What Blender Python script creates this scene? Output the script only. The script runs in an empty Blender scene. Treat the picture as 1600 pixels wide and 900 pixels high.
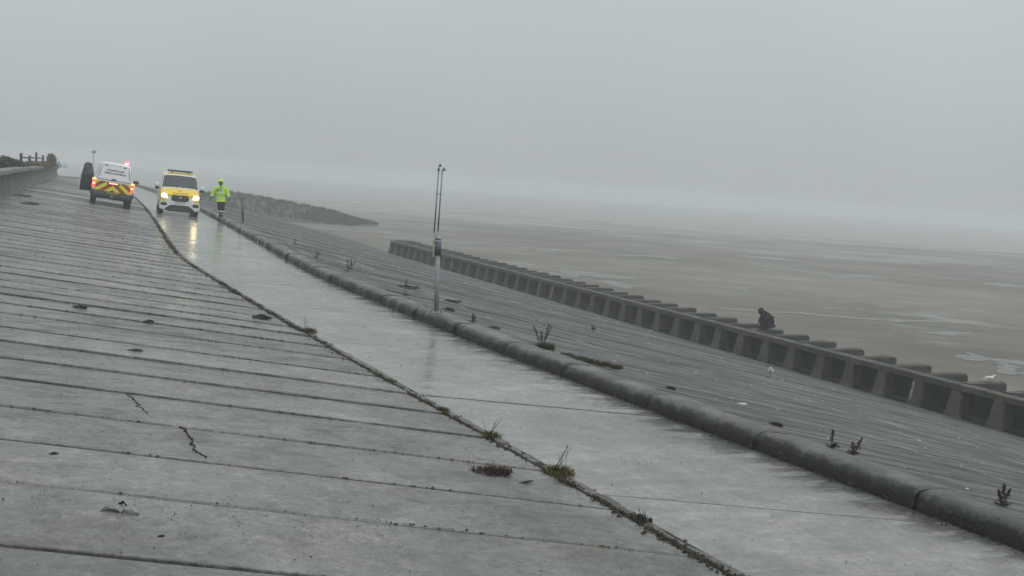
import bpy, bmesh, math, random
import numpy as np
from mathutils import Vector, Matrix
R = math.radians
scene = bpy.context.scene
C = scene.collection
random.seed(7)

# ------------------------------------------------------------------ camera, sky, sun, exposure
cam_d = bpy.data.cameras.new('camera'); cam = bpy.data.objects.new('camera', cam_d); C.objects.link(cam)
cam_d.sensor_width = 36.0; cam_d.lens = 36.0                      # 53 degrees across
cam_d.clip_start = 0.1; cam_d.clip_end = 5000
PITCH = math.atan2(160 * math.cos(R(4)), 1600)
cam.matrix_world = (Matrix.Translation((0, 0, 2.62)) @ Matrix.Rotation(R(90) - PITCH, 4, 'X') @ Matrix.Rotation(R(4.0), 4, 'Z'))
scene.camera = cam

world = bpy.data.worlds.new('World'); scene.world = world; world.use_nodes = True
wt = world.node_tree; wt.nodes.clear()
w_out = wt.nodes.new('ShaderNodeOutputWorld'); w_bg = wt.nodes.new('ShaderNodeBackground')
w_sky = wt.nodes.new('ShaderNodeTexSky'); w_sky.sky_type = 'NISHITA'; w_sky.sun_disc = False
w_sky.sun_elevation = R(48); w_sky.sun_rotation = R(130); w_sky.dust_density = 6.0; w_sky.air_density = 1.0
w_hs = wt.nodes.new('ShaderNodeHueSaturation'); w_hs.inputs['Saturation'].default_value = 0.12; w_hs.inputs['Value'].default_value = 1.0
wt.links.new(w_sky.outputs[0], w_hs.inputs['Color'])
# an even overcast dome: brighter overhead, as under thick cloud
w_tc = wt.nodes.new('ShaderNodeTexCoord'); w_sep = wt.nodes.new('ShaderNodeSeparateXYZ'); wt.links.new(w_tc.outputs['Generated'], w_sep.inputs[0])
w_rmp = wt.nodes.new('ShaderNodeMapRange'); w_rmp.inputs['From Min'].default_value = 0; w_rmp.inputs['From Max'].default_value = 1
w_rmp.inputs['To Min'].default_value = 5.12; w_rmp.inputs['To Max'].default_value = 9.8
wt.links.new(w_sep.outputs['Z'], w_rmp.inputs['Value'])
w_n = wt.nodes.new('ShaderNodeTexNoise'); w_n.inputs['Scale'].default_value = 2.2; w_n.inputs['Detail'].default_value = 3
wt.links.new(w_tc.outputs['Generated'], w_n.inputs['Vector'])
w_nr = wt.nodes.new('ShaderNodeMapRange'); w_nr.inputs['From Min'].default_value = 0.3; w_nr.inputs['From Max'].default_value = 0.7
w_nr.inputs['To Min'].default_value = 0.95; w_nr.inputs['To Max'].default_value = 1.05; wt.links.new(w_n.outputs['Fac'], w_nr.inputs['Value'])
w_mul = wt.nodes.new('ShaderNodeMath'); w_mul.operation = 'MULTIPLY'
wt.links.new(w_rmp.outputs[0], w_mul.inputs[0]); wt.links.new(w_nr.outputs[0], w_mul.inputs[1])
w_tint = wt.nodes.new('ShaderNodeMix'); w_tint.data_type = 'RGBA'; w_tint.blend_type = 'MULTIPLY'; w_tint.inputs['Factor'].default_value = 1
w_tint.inputs['A'].default_value = (0.925, 1.0, 1.022, 1); wt.links.new(w_mul.outputs[0], w_tint.inputs['B'])
w_mix = wt.nodes.new('ShaderNodeMix'); w_mix.data_type = 'RGBA'; w_mix.inputs['Factor'].default_value = 0.9
wt.links.new(w_hs.outputs[0], w_mix.inputs['A']); wt.links.new(w_tint.outputs['Result'], w_mix.inputs['B'])
wt.links.new(w_mix.outputs['Result'], w_bg.inputs['Color']); w_bg.inputs['Strength'].default_value = 0.1
wt.links.new(w_bg.outputs[0], w_out.inputs['Surface'])

sun_d = bpy.data.lights.new('sun', 'SUN'); sun = bpy.data.objects.new('sun', sun_d); C.objects.link(sun)
sun_d.energy = 0.5; sun_d.angle = R(40); sun_d.color = (1, 0.98, 0.95)
sun.rotation_euler = (R(42), 0, R(50))

scene.view_settings.view_transform = 'Standard'; scene.view_settings.look = 'None'
scene.view_settings.exposure = 0.0; scene.view_settings.gamma = 1.0
scene.render.engine = 'CYCLES'
cy = scene.cycles
cy.use_denoising = True
try: cy.denoiser = 'OPENIMAGEDENOISE'
except Exception: pass
cy.max_bounces = 8; cy.diffuse_bounces = 3; cy.glossy_bounces = 4; cy.volume_bounces = 2; cy.transparent_max_bounces = 8
cy.sample_clamp_indirect = 4.0

# ------------------------------------------------------------------ helpers
HD = R(25.6)                       # the promenade runs 25.6 degrees left of +Y
OX, OY = 4.85, 0.80
TX, TY = -math.sin(HD), math.cos(HD); NX, NY = math.cos(HD), math.sin(HD)
def P(s, t, z=0.0):                # s along the promenade, t seaward, z up
    return Vector((OX + TX * s + NX * t, OY + TY * s + NY * t, z))

SS = np.arange(-30, 220, 0.5)
def table(xs, ys, smooth=5):
    y = np.interp(SS, xs, ys)
    k = np.hanning(2 * smooth + 3)[1:-1]; k /= k.sum()
    yp = np.concatenate([np.full(smooth, y[0]), y, np.full(smooth, y[-1])])
    y = np.convolve(yp, k, mode='valid')
    return lambda s: float(np.interp(s, SS, y))
t_left = table([-30, 0, 7, 9, 12, 16, 20, 24, 28, 31.5, 37, 49, 61, 75, 90, 105, 116, 124, 132, 145, 170, 220],
               [.5, .12, -.13, -.2, -.34, -.47, -.6, -.7, -.78, -.76, -.4, .48, 1.25, 2.0, 2.6, 2.9, 2.6, 1.0, -2.5, -11, -36, -90])
t_right = table([-30, 0, 7, 9, 12, 14.4, 16.3, 20.5, 27.8, 32.6, 39.8, 50.3, 62.8, 75, 93, 105, 116, 124, 132, 145, 170, 220],
                [3.2, 3.05, 2.77, 2.66, 2.45, 2.34, 2.24, 2.2, 2.17, 2.5, 3.0, 3.68, 4.45, 4.8, 5.15, 5.3, 5.2, 4.0, .8, -7.5, -32, -86])
t_wall = table([-30, 0, 49.3, 61.3, 83, 105, 116, 120, 126, 138, 170, 220],
               [-10.6, -8.8, -5.7, -4.95, -3.66, -2.3, -1.75, -3.6, -9, -24, -62, -120])
t_foot = table([-30, 20, 84, 100, 113, 127, 144, 160, 180, 220], [22.0, 22.3, 23.15, 24.2, 24.8, 23.9, 22.8, 16, 2, -34])
KW, KH = 0.46, 0.20                # kerb width and height
ZFOOT = -3.8
def z_path(s, t): return -0.03 * (t - t_left(s))
def z_apron(s, t): return 0.10 * (t_left(s) - t)
def kerb_out(s): return t_right(s) + KW
def z_kerb(s): return z_path(s, t_right(s)) + KH - 0.03
def z_low(s, t):
    a, b = kerb_out(s), t_foot(s)
    return z_kerb(s) - 0.03 + (ZFOOT - z_kerb(s) + 0.03) * (t - a) / (b - a)

def tag(o, label=None, cat=None, group=None, kind=None):
    if label: o['label'] = label
    if cat: o['category'] = cat
    if group: o['group'] = group
    if kind: o['kind'] = kind
    return o
def mesh_obj(name, verts, faces, mat, parent=None, smooth=False):
    me = bpy.data.meshes.new(name); me.from_pydata([tuple(v) for v in verts], [], faces); me.update()
    return link_mesh(name, me, mat, parent, smooth)
def link_mesh(name, me, mat, parent=None, smooth=False):
    o = bpy.data.objects.new(name, me); C.objects.link(o)
    for m in (mat if isinstance(mat, (list, tuple)) else [mat]):
        if m: me.materials.append(m)
    if smooth:
        me.polygons.foreach_set('use_smooth', [True] * len(me.polygons))
    if parent: o.parent = parent
    return o
def bm_obj(name, bm, mat, parent=None, smooth=False):
    bmesh.ops.recalc_face_normals(bm, faces=bm.faces)
    me = bpy.data.meshes.new(name); bm.to_mesh(me); bm.free()
    return link_mesh(name, me, mat, parent, smooth)
def empty(name, loc=(0, 0, 0), rot=(0, 0, 0)):
    o = bpy.data.objects.new(name, None); C.objects.link(o); o.location = loc; o.rotation_euler = rot
    o.empty_display_size = 0.2; return o
def box_bm(size, loc=(0, 0, 0), rot=None, bev=0.0, bm=None, taper=None, seg=1):
    own = bmesh.new()
    bmesh.ops.create_cube(own, size=1.0)
    for v in own.verts:
        k = 1.0
        if taper and v.co.z > 0: k = taper
        v.co = Vector((v.co.x * size[0] * k, v.co.y * size[1] * k, v.co.z * size[2]))
    if bev > 0: bmesh.ops.bevel(own, geom=own.edges[:], offset=bev, segments=seg, affect='EDGES', profile=0.5)
    M = Matrix.Translation(loc)
    if rot is not None: M = M @ (rot if isinstance(rot, Matrix) else Matrix.Rotation(rot[0], 4, 'X') @ Matrix.Rotation(rot[1], 4, 'Y') @ Matrix.Rotation(rot[2], 4, 'Z'))
    own.transform(M)
    if bm is None: return own
    tmp = bpy.data.meshes.new('t'); own.to_mesh(tmp); own.free(); bm.from_mesh(tmp); bpy.data.meshes.remove(tmp); return bm
def tube_bm(p0, p1, r0, r1=None, seg=8, bm=None):
    bm = bm or bmesh.new(); r1 = r0 if r1 is None else r1
    p0, p1 = Vector(p0), Vector(p1); d = (p1 - p0).normalized()
    a = d.orthogonal().normalized(); b = d.cross(a)
    rings = []
    for p, r in ((p0, r0), (p1, r1)):
        rings.append([bm.verts.new(p + (a * math.cos(2 * math.pi * i / seg) + b * math.sin(2 * math.pi * i / seg)) * r) for i in range(seg)])
    for i in range(seg):
        j = (i + 1) % seg; bm.faces.new((rings[0][i], rings[0][j], rings[1][j], rings[1][i]))
    bm.faces.new(list(reversed(rings[0]))); bm.faces.new(rings[1]); return bm
def ellipsoid_bm(loc, rad, bm=None, rot=None, u=12, v=8):
    bm = bm or bmesh.new(); o = bmesh.new()
    bmesh.ops.create_uvsphere(o, u_segments=u, v_segments=v, radius=1.0)
    M = Matrix.Translation(loc) @ (rot or Matrix.Identity(4)) @ Matrix.Diagonal((*rad, 1)); o.transform(M)
    tmp = bpy.data.meshes.new('t'); o.to_mesh(tmp); o.free(); bm.from_mesh(tmp); bpy.data.meshes.remove(tmp); return bm

# ------------------------------------------------------------------ materials
class NT:
    def __init__(s, name):
        s.m = bpy.data.materials.new(name); s.m.use_nodes = True; s.t = s.m.node_tree
        s.b = s.t.nodes['Principled BSDF']; s.out = s.t.nodes['Material Output']
    def n(s, typ, **kw):
        nd = s.t.nodes.new(typ)
        for k, v in kw.items(): setattr(nd, k, v)
        return nd
    def l(s, a, b): s.t.links.new(a, b)
    def coords(s, scale, rot=0.0, rnd=False):
        tc = s.n('ShaderNodeTexCoord'); mp = s.n('ShaderNodeMapping'); mp.inputs['Scale'].default_value = scale
        rt = s.n('ShaderNodeMapping'); rt.inputs['Rotation'].default_value = (0, 0, rot)
        s.l(tc.outputs['Object'], rt.inputs['Vector']); s.l(rt.outputs[0], mp.inputs['Vector'])
        if rnd:
            oi = s.n('ShaderNodeObjectInfo'); m = s.n('ShaderNodeVectorMath', operation='SCALE'); m.inputs['Scale'].default_value = 37.0
            cx = s.n('ShaderNodeCombineXYZ'); s.l(oi.outputs['Random'], cx.inputs[0]); s.l(oi.outputs['Random'], cx.inputs[1])
            s.l(cx.outputs[0], m.inputs[0]); s.l(m.outputs[0], mp.inputs['Location'])
        return mp.outputs[0]
    def noise(s, vec, scale, detail=4, rough=0.55, lo=0.3, hi=0.7, a=0.0, b=1.0):
        nz = s.n('ShaderNodeTexNoise'); nz.inputs['Scale'].default_value = scale; nz.inputs['Detail'].default_value = detail
        nz.inputs['Roughness'].default_value = rough
        if vec: s.l(vec, nz.inputs['Vector'])
        return s.rng(nz.outputs['Fac'], lo, hi, a, b)
    def rng(s, v, lo, hi, a, b):
        m = s.n('ShaderNodeMapRange'); m.inputs['From Min'].default_value = lo; m.inputs['From Max'].default_value = hi
        m.inputs['To Min'].default_value = a; m.inputs['To Max'].default_value = b; s.l(v, m.inputs['Value']); return m.outputs[0]
    def mix(s, f, a, b, blend='MIX'):
        m = s.n('ShaderNodeMix', data_type='RGBA', blend_type=blend)
        for k, v in (('Factor', f), ('A', a), ('B', b)):
            if hasattr(v, 'links'): s.l(v, m.inputs[k])
            elif k == 'Factor': m.inputs[k].default_value = v
            else: m.inputs[k].default_value = (*v, 1)
        return m.outputs['Result']
    def math(s, op, a, b=None):
        m = s.n('ShaderNodeMath', operation=op)
        for i, v in enumerate((a, b)):
            if v is None: continue
            if hasattr(v, 'links'): s.l(v, m.inputs[i])
            else: m.inputs[i].default_value = v
        return m.outputs[0]
    def bump(s, h, strength=0.3, dist=0.02):
        b = s.n('ShaderNodeBump'); b.inputs['Strength'].default_value = strength; b.inputs['Distance'].default_value = dist
        s.l(h, b.inputs['Height']); s.l(b.outputs[0], s.b.inputs['Normal']); return b
    def set(s, **kw):
        for k, v in kw.items():
            i = s.b.inputs[k.replace('_', ' ')]
            if hasattr(v, 'links'): s.l(v, i)
            else: i.default_value = (*v, 1) if isinstance(v, tuple) and len(v) == 3 else v

def simple(name, col, rough=0.5, metal=0.0, var=0.15, scale=6.0, bump=0.0, coat=0.0, emit=None, es=0.0, spec=0.5):
    k = NT(name); v = k.coords((1, 1, 1))
    f = k.noise(v, scale, 4)
    c2 = tuple(max(0, x * (1 - var)) for x in col); c1 = tuple(min(1, x * (1 + var)) for x in col)
    k.set(Base_Color=k.mix(f, c2, c1), Metallic=metal, Specular_IOR_Level=spec)
    k.set(Roughness=k.noise(v, scale * 1.7, 3, a=max(0.02, rough - 0.08), b=min(1, rough + 0.08)))
    if coat: k.set(Coat_Weight=coat, Coat_Roughness=0.08)
    if bump: k.bump(k.noise(v, scale * 4, 5), bump, 0.01)
    if emit: k.set(Emission_Color=emit, Emission_Strength=es)
    return k.m

def wet_concrete(name, base, rlo, rhi, streak, con=1.0, pits=1.0, algae=0.0, bump=0.25, foam=0.0, stain_shade=False, pool=False, wet=(0.50, 0.60)):
    """rain-wet cast concrete: mottled cement, aggregate, pitting, patchy water film.
    streak = (across, along): how far films of water are drawn out; con = strength of the mottling."""
    k = NT(name)
    v = k.coords((1, 1, 1), rot=-HD, rnd=True); vs = k.coords((streak[0], streak[1], 1), rot=-HD, rnd=True)
    big = k.noise(v, 0.6, 5, 0.6, 0.3, 0.7, -1, 1); mid = k.noise(v, 2.8, 6, 0.65, 0.3, 0.7, -1, 1)
    fin = k.noise(v, 13, 6, 0.7, 0.3, 0.7, -1, 1); agg = k.noise(v, 60, 3, 0.7, 0.3, 0.7, -1, 1)
    film = k.noise(vs, 1.0, 6, 0.62, 0.3, 0.7)
    oi = k.n('ShaderNodeObjectInfo')
    val = k.math('ADD', 1.0, k.math('MULTIPLY', big, 0.26 * con))
    for q, w in ((mid, 0.24), (fin, 0.26), (agg, 0.22)): val = k.math('MULTIPLY', val, k.math('ADD', 1.0, k.math('MULTIPLY', q, w * con)))
    val = k.math('MULTIPLY', val, k.rng(oi.outputs['Random'], 0, 1, 0.86, 1.12))
    wm = k.rng(film, wet[0], wet[1], 0.0, 1.0)      # where the film lies the cement is darker and shines
    val = k.math('MULTIPLY', val, k.rng(wm, 0, 1, 1.08, 0.80))
    tint = k.mix(k.noise(v, 0.8, 4, 0.55, 0.42, 0.6), (base[0] * 0.965, base[1] * 1.005, base[2] * 0.985), (base[0] * 1.03, base[1] * 0.975, base[2] * 0.975))
    cc = k.n('ShaderNodeVectorMath', operation='SCALE'); k.l(tint, cc.inputs[0]); k.l(val, cc.inputs['Scale']); c = cc.outputs[0]
    dk = tuple(x * 0.16 for x in base)
    vo = k.n('ShaderNodeTexVoronoi'); vo.inputs['Scale'].default_value = 26; k.l(v, vo.inputs['Vector'])
    spot = k.math('MULTIPLY', k.math('LESS_THAN', vo.outputs['Distance'], 0.20), k.noise(v, 1.4, 5, 0.65, 0.52, 0.66))
    c = k.mix(k.math('MULTIPLY', spot, 0.8 * pits), c, dk)
    smear = k.noise(k.coords((1.1, 3.5, 1), rot=-HD, rnd=True), 1.3, 7, 0.7, 0.60, 0.72)   # dirt washed along the slabs
    c = k.mix(k.math('MULTIPLY', smear, 0.5 * pits), c, tuple(x * 0.35 for x in base))
    if foam:
        wv = k.noise(k.coords((4.5, 0.22, 1), rot=-HD), 1.0, 5, 0.6, 0.58, 0.66)
        brk = k.noise(k.coords((1.6, 1.0, 1), rot=-HD), 1.0, 5, 0.65, 0.45, 0.6)
        c = k.mix(k.math('MULTIPLY', k.math('MULTIPLY', wv, brk), foam), c, (0.42, 0.42, 0.41))
    if algae: c = k.mix(k.math('MULTIPLY', k.noise(v, 1.9, 7, 0.72, 0.45, 0.6), algae), c, (0.035, 0.04, 0.020))
    if stain_shade:                                      # black algae up the splashed face, with the face's shade painted in
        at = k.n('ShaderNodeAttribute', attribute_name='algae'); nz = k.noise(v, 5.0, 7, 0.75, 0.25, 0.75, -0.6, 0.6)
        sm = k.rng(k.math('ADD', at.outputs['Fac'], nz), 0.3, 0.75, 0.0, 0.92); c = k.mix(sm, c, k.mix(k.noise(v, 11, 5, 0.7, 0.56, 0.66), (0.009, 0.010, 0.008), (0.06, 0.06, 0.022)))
    rg = k.math('ADD', k.rng(wm, 0, 1, rhi, rlo), k.math('MULTIPLY', fin, 0.06))
    h = k.math('ADD', k.math('MULTIPLY', fin, 0.35), k.math('ADD', k.math('MULTIPLY', agg, 0.12), k.math('MULTIPLY', mid, 0.25)))
    h = k.math('MULTIPLY', h, k.rng(wm, 0, 1, 1.0, 0.45))
    if pool:                                       # rainwater along the low side; darker colour stands in for the kerb's reflection
        at = k.n('ShaderNodeAttribute', attribute_name='pool'); nz = k.noise(k.coords((1.2, 2.6, 1), rot=-HD), 2.0, 7, 0.68, 0.3, 0.7, -0.4, 0.4)
        pm = k.rng(k.math('ADD', at.outputs['Fac'], nz), 0.35, 1.0, 0.0, 1.0)
        c = k.mix(k.math('MULTIPLY', pm, 0.8), c, (0.045, 0.046, 0.042)); rg = k.math('MULTIPLY', rg, k.rng(pm, 0, 1, 1.0, 0.3)); h = k.math('MULTIPLY', h, k.rng(pm, 0, 1, 1.0, 0.25))
    k.set(Base_Color=c, Specular_IOR_Level=0.5, Roughness=rg)
    k.bump(k.math('SUBTRACT', h, k.math('MULTIPLY', spot, 0.5 * pits)), bump, 0.012)
    return k.m

M = {}
M['apron'] = wet_concrete('wet_apron_concrete', (0.183, 0.184, 0.174), 0.12, 0.58, (1.6, 5.0), 1.3, 1.0, bump=0.5, wet=(0.46, 0.57))
M['path'] = wet_concrete('wet_path_concrete', (0.235, 0.236, 0.226), 0.05, 0.32, (0.6, 4.0), 1.0, 0.8, bump=0.22, pool=True, wet=(0.42, 0.62))
M['lower'] = wet_concrete('lower_slope_concrete', (0.070, 0.0705, 0.068), 0.36, 0.72, (0.5, 5.0), 1.25, 0.8, bump=0.7, foam=0.8)
M['kerb'] = wet_concrete('kerb_concrete', (0.108, 0.108, 0.100), 0.28, 0.55, (1.2, 2.2), 1.0, 0.8, 0.3, 0.6, stain_shade=True)
M['wall'] = wet_concrete('sea_wall_concrete', (0.085, 0.09, 0.09), 0.5, 0.85, (3.5, 3.5), 1.0, 0.5, 0.15, 0.5)
M['coping'] = wet_concrete('coping_concrete', (0.165, 0.172, 0.168), 0.4, 0.75, (1, 1), 0.8, 0.4, 0.2, 0.4)
M['breaker'] = wet_concrete('algae_concrete', (0.080, 0.074, 0.056), 0.5, 0.8, (1.5, 1.5), 1.4, 1.0, 0.6, 0.8)
M['fin'] = wet_concrete('dark_cap_concrete', (0.050, 0.050, 0.044), 0.5, 0.8, (1.5, 1.5), 1.3, 1.0, 0.6, 0.8)
M['breaker_shade'] = wet_concrete('recess_shade_concrete', (0.005, 0.006, 0.006), 0.8, 0.97, (1, 1), 1.2, 0.5, 0.3, 0.6)  # near-black colour paints the shade inside the breaker openings
M['strip'] = wet_concrete('broken_mortar', (0.145, 0.143, 0.132), 0.4, 0.75, (1, 1), 1.2, 1.0, 0.35, 0.6)
M['bed'] = simple('joint_filler', (0.012, 0.012, 0.010), 0.9, bump=0.4, scale=9)

# ------------------------------------------------------------------ ground: beach, sea, headland
def beach_material():
    k = NT('wet_sand'); v = k.coords((1, 1, 1)); vs = k.coords((0.018, 0.030, 1), rot=R(6)); vp = k.coords((0.09, 0.12, 1), rot=R(4)); vf = k.coords((0.40, 0.55, 1), rot=R(3))
    a = k.noise(vs, 1.0, 7, 0.65, 0.36, 0.64); b = k.noise(vp, 1.0, 7, 0.65, 0.36, 0.64); f = k.noise(vf, 1.0, 6, 0.7); r = k.noise(v, 2.2, 4, 0.6)
    c = k.mix(a, (0.092, 0.079, 0.052), (0.235, 0.206, 0.152))
    c = k.mix(k.math('MULTIPLY', b, 0.45), c, (0.088, 0.083, 0.066)); c = k.mix(k.math('MULTIPLY', f, 0.4), c, (0.085, 0.08, 0.062))
    pool = k.noise(vp, 0.6, 9, 0.72, 0.53, 0.64)
    sep = k.n('ShaderNodeSeparateXYZ'); tc = k.n('ShaderNodeTexCoord'); k.l(tc.outputs['Object'], sep.inputs[0])
    tide = k.rng(k.math('ADD', sep.outputs['Y'], k.rng(a, 0, 1, -45, 45)), 95, 250, 0.0, 1.0)     # wetter towards the tide's edge
    shine = k.math('MAXIMUM', pool, tide)
    k.set(Base_Color=k.mix(k.math('MULTIPLY', shine, 0.6), c, (0.125, 0.115, 0.095)), Specular_IOR_Level=0.45)
    k.set(Roughness=k.math('SUBTRACT', k.rng(b, 0, 1, 0.52, 0.72), k.math('MULTIPLY', shine, 0.36)))
    hh = k.math('ADD', k.math('MULTIPLY', f, 0.8), k.math('MULTIPLY', r, 0.5))
    k.bump(k.math('MULTIPLY', hh, k.rng(shine, 0, 1, 1.0, 0.12)), 0.4, 0.06); return k.m
M['sand'] = beach_material()
def beach_z(x, y):
    d = math.hypot(x, y)
    return -4.45 - 0.0022 * max(0, d - 40) + 0.05 * math.sin(x * .11 + y * .05) + 0.04 * math.sin(y * .17 - x * .03)
nx, ny = 110, 150
xs = np.concatenate([np.linspace(-900, -160, 18)[:-1], np.linspace(-160, 220, 76), np.linspace(220, 900, 18)[1:]])
ys = np.concatenate([np.linspace(-300, -20, 8)[:-1], np.linspace(-20, 320, 90), np.linspace(320, 1000, 20)[1:]])
bv = [(x, y, beach_z(x, y)) for y in ys for x in xs]
bf = [(j * len(xs) + i, j * len(xs) + i + 1, (j + 1) * len(xs) + i + 1, (j + 1) * len(xs) + i) for j in range(len(ys) - 1) for i in range(len(xs) - 1)]
beach = tag(mesh_obj('beach', bv, bf, M['sand'], smooth=True), kind='structure')
k = NT('sea_water'); v = k.coords((0.25, 1.4, 1)); k.set(Base_Color=(0.20, 0.21, 0.20), Roughness=0.28, IOR=1.33); k.bump(k.noise(v, 1.0, 5), 0.5, 0.12); M['sea'] = k.m
sv, sf = [], []
for i in range(41):                                # the tide's edge far out on the flats, a little uneven
    x = -900 + 45 * i; e = 268 + 9 * math.sin(i * .7) + 6 * math.sin(i * 1.9 + 1)
    sv += [(x, e, beach_z(x, e) + 0.06), (x, 980, -4.3)]
sf = [(2 * i, 2 * i + 2, 2 * i + 3, 2 * i + 1) for i in range(40)]
# the sheet lies level just above the sand that shelves away under it
for i, q in enumerate(sv): sv[i] = (q[0], q[1] - 30, -4.95)
tag(mesh_obj('sea', sv, sf, M['sea']), kind='structure')

# shallow water left on the sand by the tide
k = NT('pool_water'); v = k.coords((1.2, 2.2, 1)); k.set(Base_Color=(0.13, 0.125, 0.11), Roughness=k.noise(v, 1.0, 6, .7, .35, .68, .16, .55), IOR=1.33); k.bump(k.noise(v, 3.0, 4), 0.15, 0.02); M['pool'] = k.m
for (px, py, rx, ry) in ((24.5, 51.7, 1.31, 1.47), (24.0, 47.6, 0.78, 1.03), (24.4, 49.5, 0.50, 1.12), (18.5, 68.4, 4.09, 0.84), (25.8, 68.3, 3.01, 0.84), (4.8, 87.5, 4.40, 3.51), (8.3, 80.8, 1.78, 1.77), (15.5, 120.3, 3.77, 2.59), (30.3, 116.2, 2.55, 2.42), (34.6, 108.8, 3.75, 1.58), (26.9, 62.5, 1.58, 1.06), (-8.2, 124.7, 4.69, 2.79), (18.5, 84.4, 2.12, 1.27), ):
    vs, fs = [(px, py, beach_z(px, py) + .02)], []; n = 56; ph = [random.uniform(0, 6.28) for _ in range(5)]
    for i in range(n):
        a = 2 * math.pi * i / n; rr = 1 + sum(.34 / (q + 1) ** .8 * math.sin((2 * q + 2) * a + ph[q]) for q in range(5)); x, y = px + rx * rr * math.cos(a), py + ry * rr * math.sin(a) + .25 * ry * math.sin(3 * math.cos(a) + ph[0])
        vs.append((x, y, beach_z(x, y) + .02))
    fs = [(0, 1 + i, 1 + (i + 1) % n) for i in range(n)]
    tag(mesh_obj('tide_pool', vs, fs, M['pool']), kind='structure')
def rough_grass(name, a, b, c3):
    k = NT(name); v = k.coords((1, 1, 1)); f = k.noise(v, 0.5, 6, 0.7); g = k.noise(v, 4, 5, 0.7)
    c = k.mix(f, a, b); c = k.mix(k.math('MULTIPLY', g, 0.5), c, c3); k.set(Base_Color=c, Roughness=0.9); k.bump(g, 0.8, 0.1); return k.m
M['dune'] = rough_grass('dune_marram', (0.070, 0.085, 0.064), (0.092, 0.105, 0.080), (0.060, 0.074, 0.056))
rng = np.random.RandomState(3)
# headland of rough dunes: ridge from its seaward tip inland
ridge = [(-20.5, 151, 0.0, 5), (-23, 152, 0.35, 7), (-27, 154, 1.0, 9), (-30, 156, 1.7, 11), (-38, 158, 2.5, 13), (-45, 161, 3.1, 14), (-50, 163, 2.6, 13), (-56, 165, 1.4, 10), (-62, 167, 0.2, 7), (-70, 169, 0.0, 6)]
dv, df = [], []; NR, NC = 90, 22
ri = np.linspace(0, 1, len(ridge)); ra = np.array(ridge)
for i in range(NR):
    u = (i / (NR - 1)) ** 1.2; x, y, h, w = [float(np.interp(u, ri, ra[:, q])) for q in range(4)]
    for j in range(NC):
        c = j / (NC - 1) * 2 - 1
        prof = max(0, 1 - abs(c) ** 1.6)
        z = beach_z(x, y) - 0.3 + (h + 0.3) * prof * (1 + 0.05 * math.sin(x * .9 + c * 3) + 0.03 * math.sin(x * 2.3 + c * 5)) + (rng.rand() - .5) * 0.08 * min(1, h)
        dv.append((x + 0.25 * c * w, y + c * w, z))
df = [(i * NC + j, i * NC + j + 1, (i + 1) * NC + j + 1, (i + 1) * NC + j) for i in range(NR - 1) for j in range(NC - 1)]
tag(mesh_obj('dune_headland', dv, df, M['dune']), kind='structure')
# marram clumps break its skyline
gv, gf = [], []
for n in range(2600):
    u = rng.rand() ** 0.8; x, y, h, w = [float(np.interp(u, ri, ra[:, q])) for q in range(4)]
    if h < 0.25 or u > .93: continue
    c = (rng.rand() * 2 - 1) * 0.75; z = beach_z(x, y) - .3 + (h + .3) * (1 - abs(c) ** 1.6)
    bx, by = x + .25 * c * w, y + c * w
    for q in range(4):
        a = rng.rand() * 6.28; L_ = .25 + .4 * rng.rand(); wd = .12 + .1 * rng.rand(); b0 = len(gv)
        gv += [(bx - wd * math.cos(a), by - wd * math.sin(a), z - .1), (bx + wd * math.cos(a), by + wd * math.sin(a), z - .1), (bx + (rng.rand() - .5) * .5, by + (rng.rand() - .5) * .5, z + L_)]
        gf.append((b0, b0 + 1, b0 + 2))
tag(mesh_obj('dune_grass', gv, gf, M['dune']), 'dark rough grass covering the distant dune headland', 'grass', kind='stuff')

# ------------------------------------------------------------------ the sea defence: apron, promenade, kerb, lower slope
SK = -0.30                                          # the cross joints run a little askew
def bed(name, ta, tb, zf, s0, s1, drop, ds=1.0, nt=6):
    vs, fs = [], []; S = np.arange(s0, s1 + ds, ds)
    for s in S:
        a, b = ta(s), tb(s)
        for j in range(nt + 1):
            t = a + (b - a) * j / nt; vs.append(P(s, t, zf(s, t) - drop))
    n = nt + 1
    fs = [(i * n + j, i * n + j + 1, (i + 1) * n + j + 1, (i + 1) * n + j) for i in range(len(S) - 1) for j in range(nt)]
    return tag(mesh_obj(name, vs, fs, M['bed']), kind='structure')
def slab(name, sa, sb, ta, tb, zf, mat, parent, nt, skew, tref, dz0=0.0, dz1=0.0, ch=0.012, thick=0.11, jag=0.0):
    """one cast slab between two cross joints, following the edges; chamfered arrises"""
    vs, fs = [], []
    rows = ((sa, -thick, 0), (sa, -ch, 0), (sa + ch, 0, 0), (sb - ch, 0, 1), (sb, -ch, 1), (sb, -thick, 1))
    wob = [random.uniform(-1, 1) * jag for _ in range(nt + 1)]; wob2 = [random.uniform(-1, 1) * jag for _ in range(nt + 1)]
    for (s, z, e) in rows:
        a, b = ta(s + skew * 0), tb(s)
        for j in range(nt + 1):
            f = j / nt; t = a + (b - a) * f
            s2 = s + skew * (t - tref) + (wob2[j] if e else wob[j])
            a2, b2 = ta(s2), tb(s2); t2 = a2 + (b2 - a2) * f
            vs.append(P(s2, t2, zf(s2, t2) + z + (dz1 if e else dz0)))
    n = nt + 1
    for r in range(len(rows) - 1):
        fs += [(r * n + j, r * n + j + 1, (r + 1) * n + j + 1, (r + 1) * n + j) for j in range(nt)]
    for j in (0, nt):                              # close the two ends
        fs.append([r * n + j for r in range(6)] if j == 0 else [r * n + j for r in range(5, -1, -1)])
    return mesh_obj(name, vs, fs, mat, parent)

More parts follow.
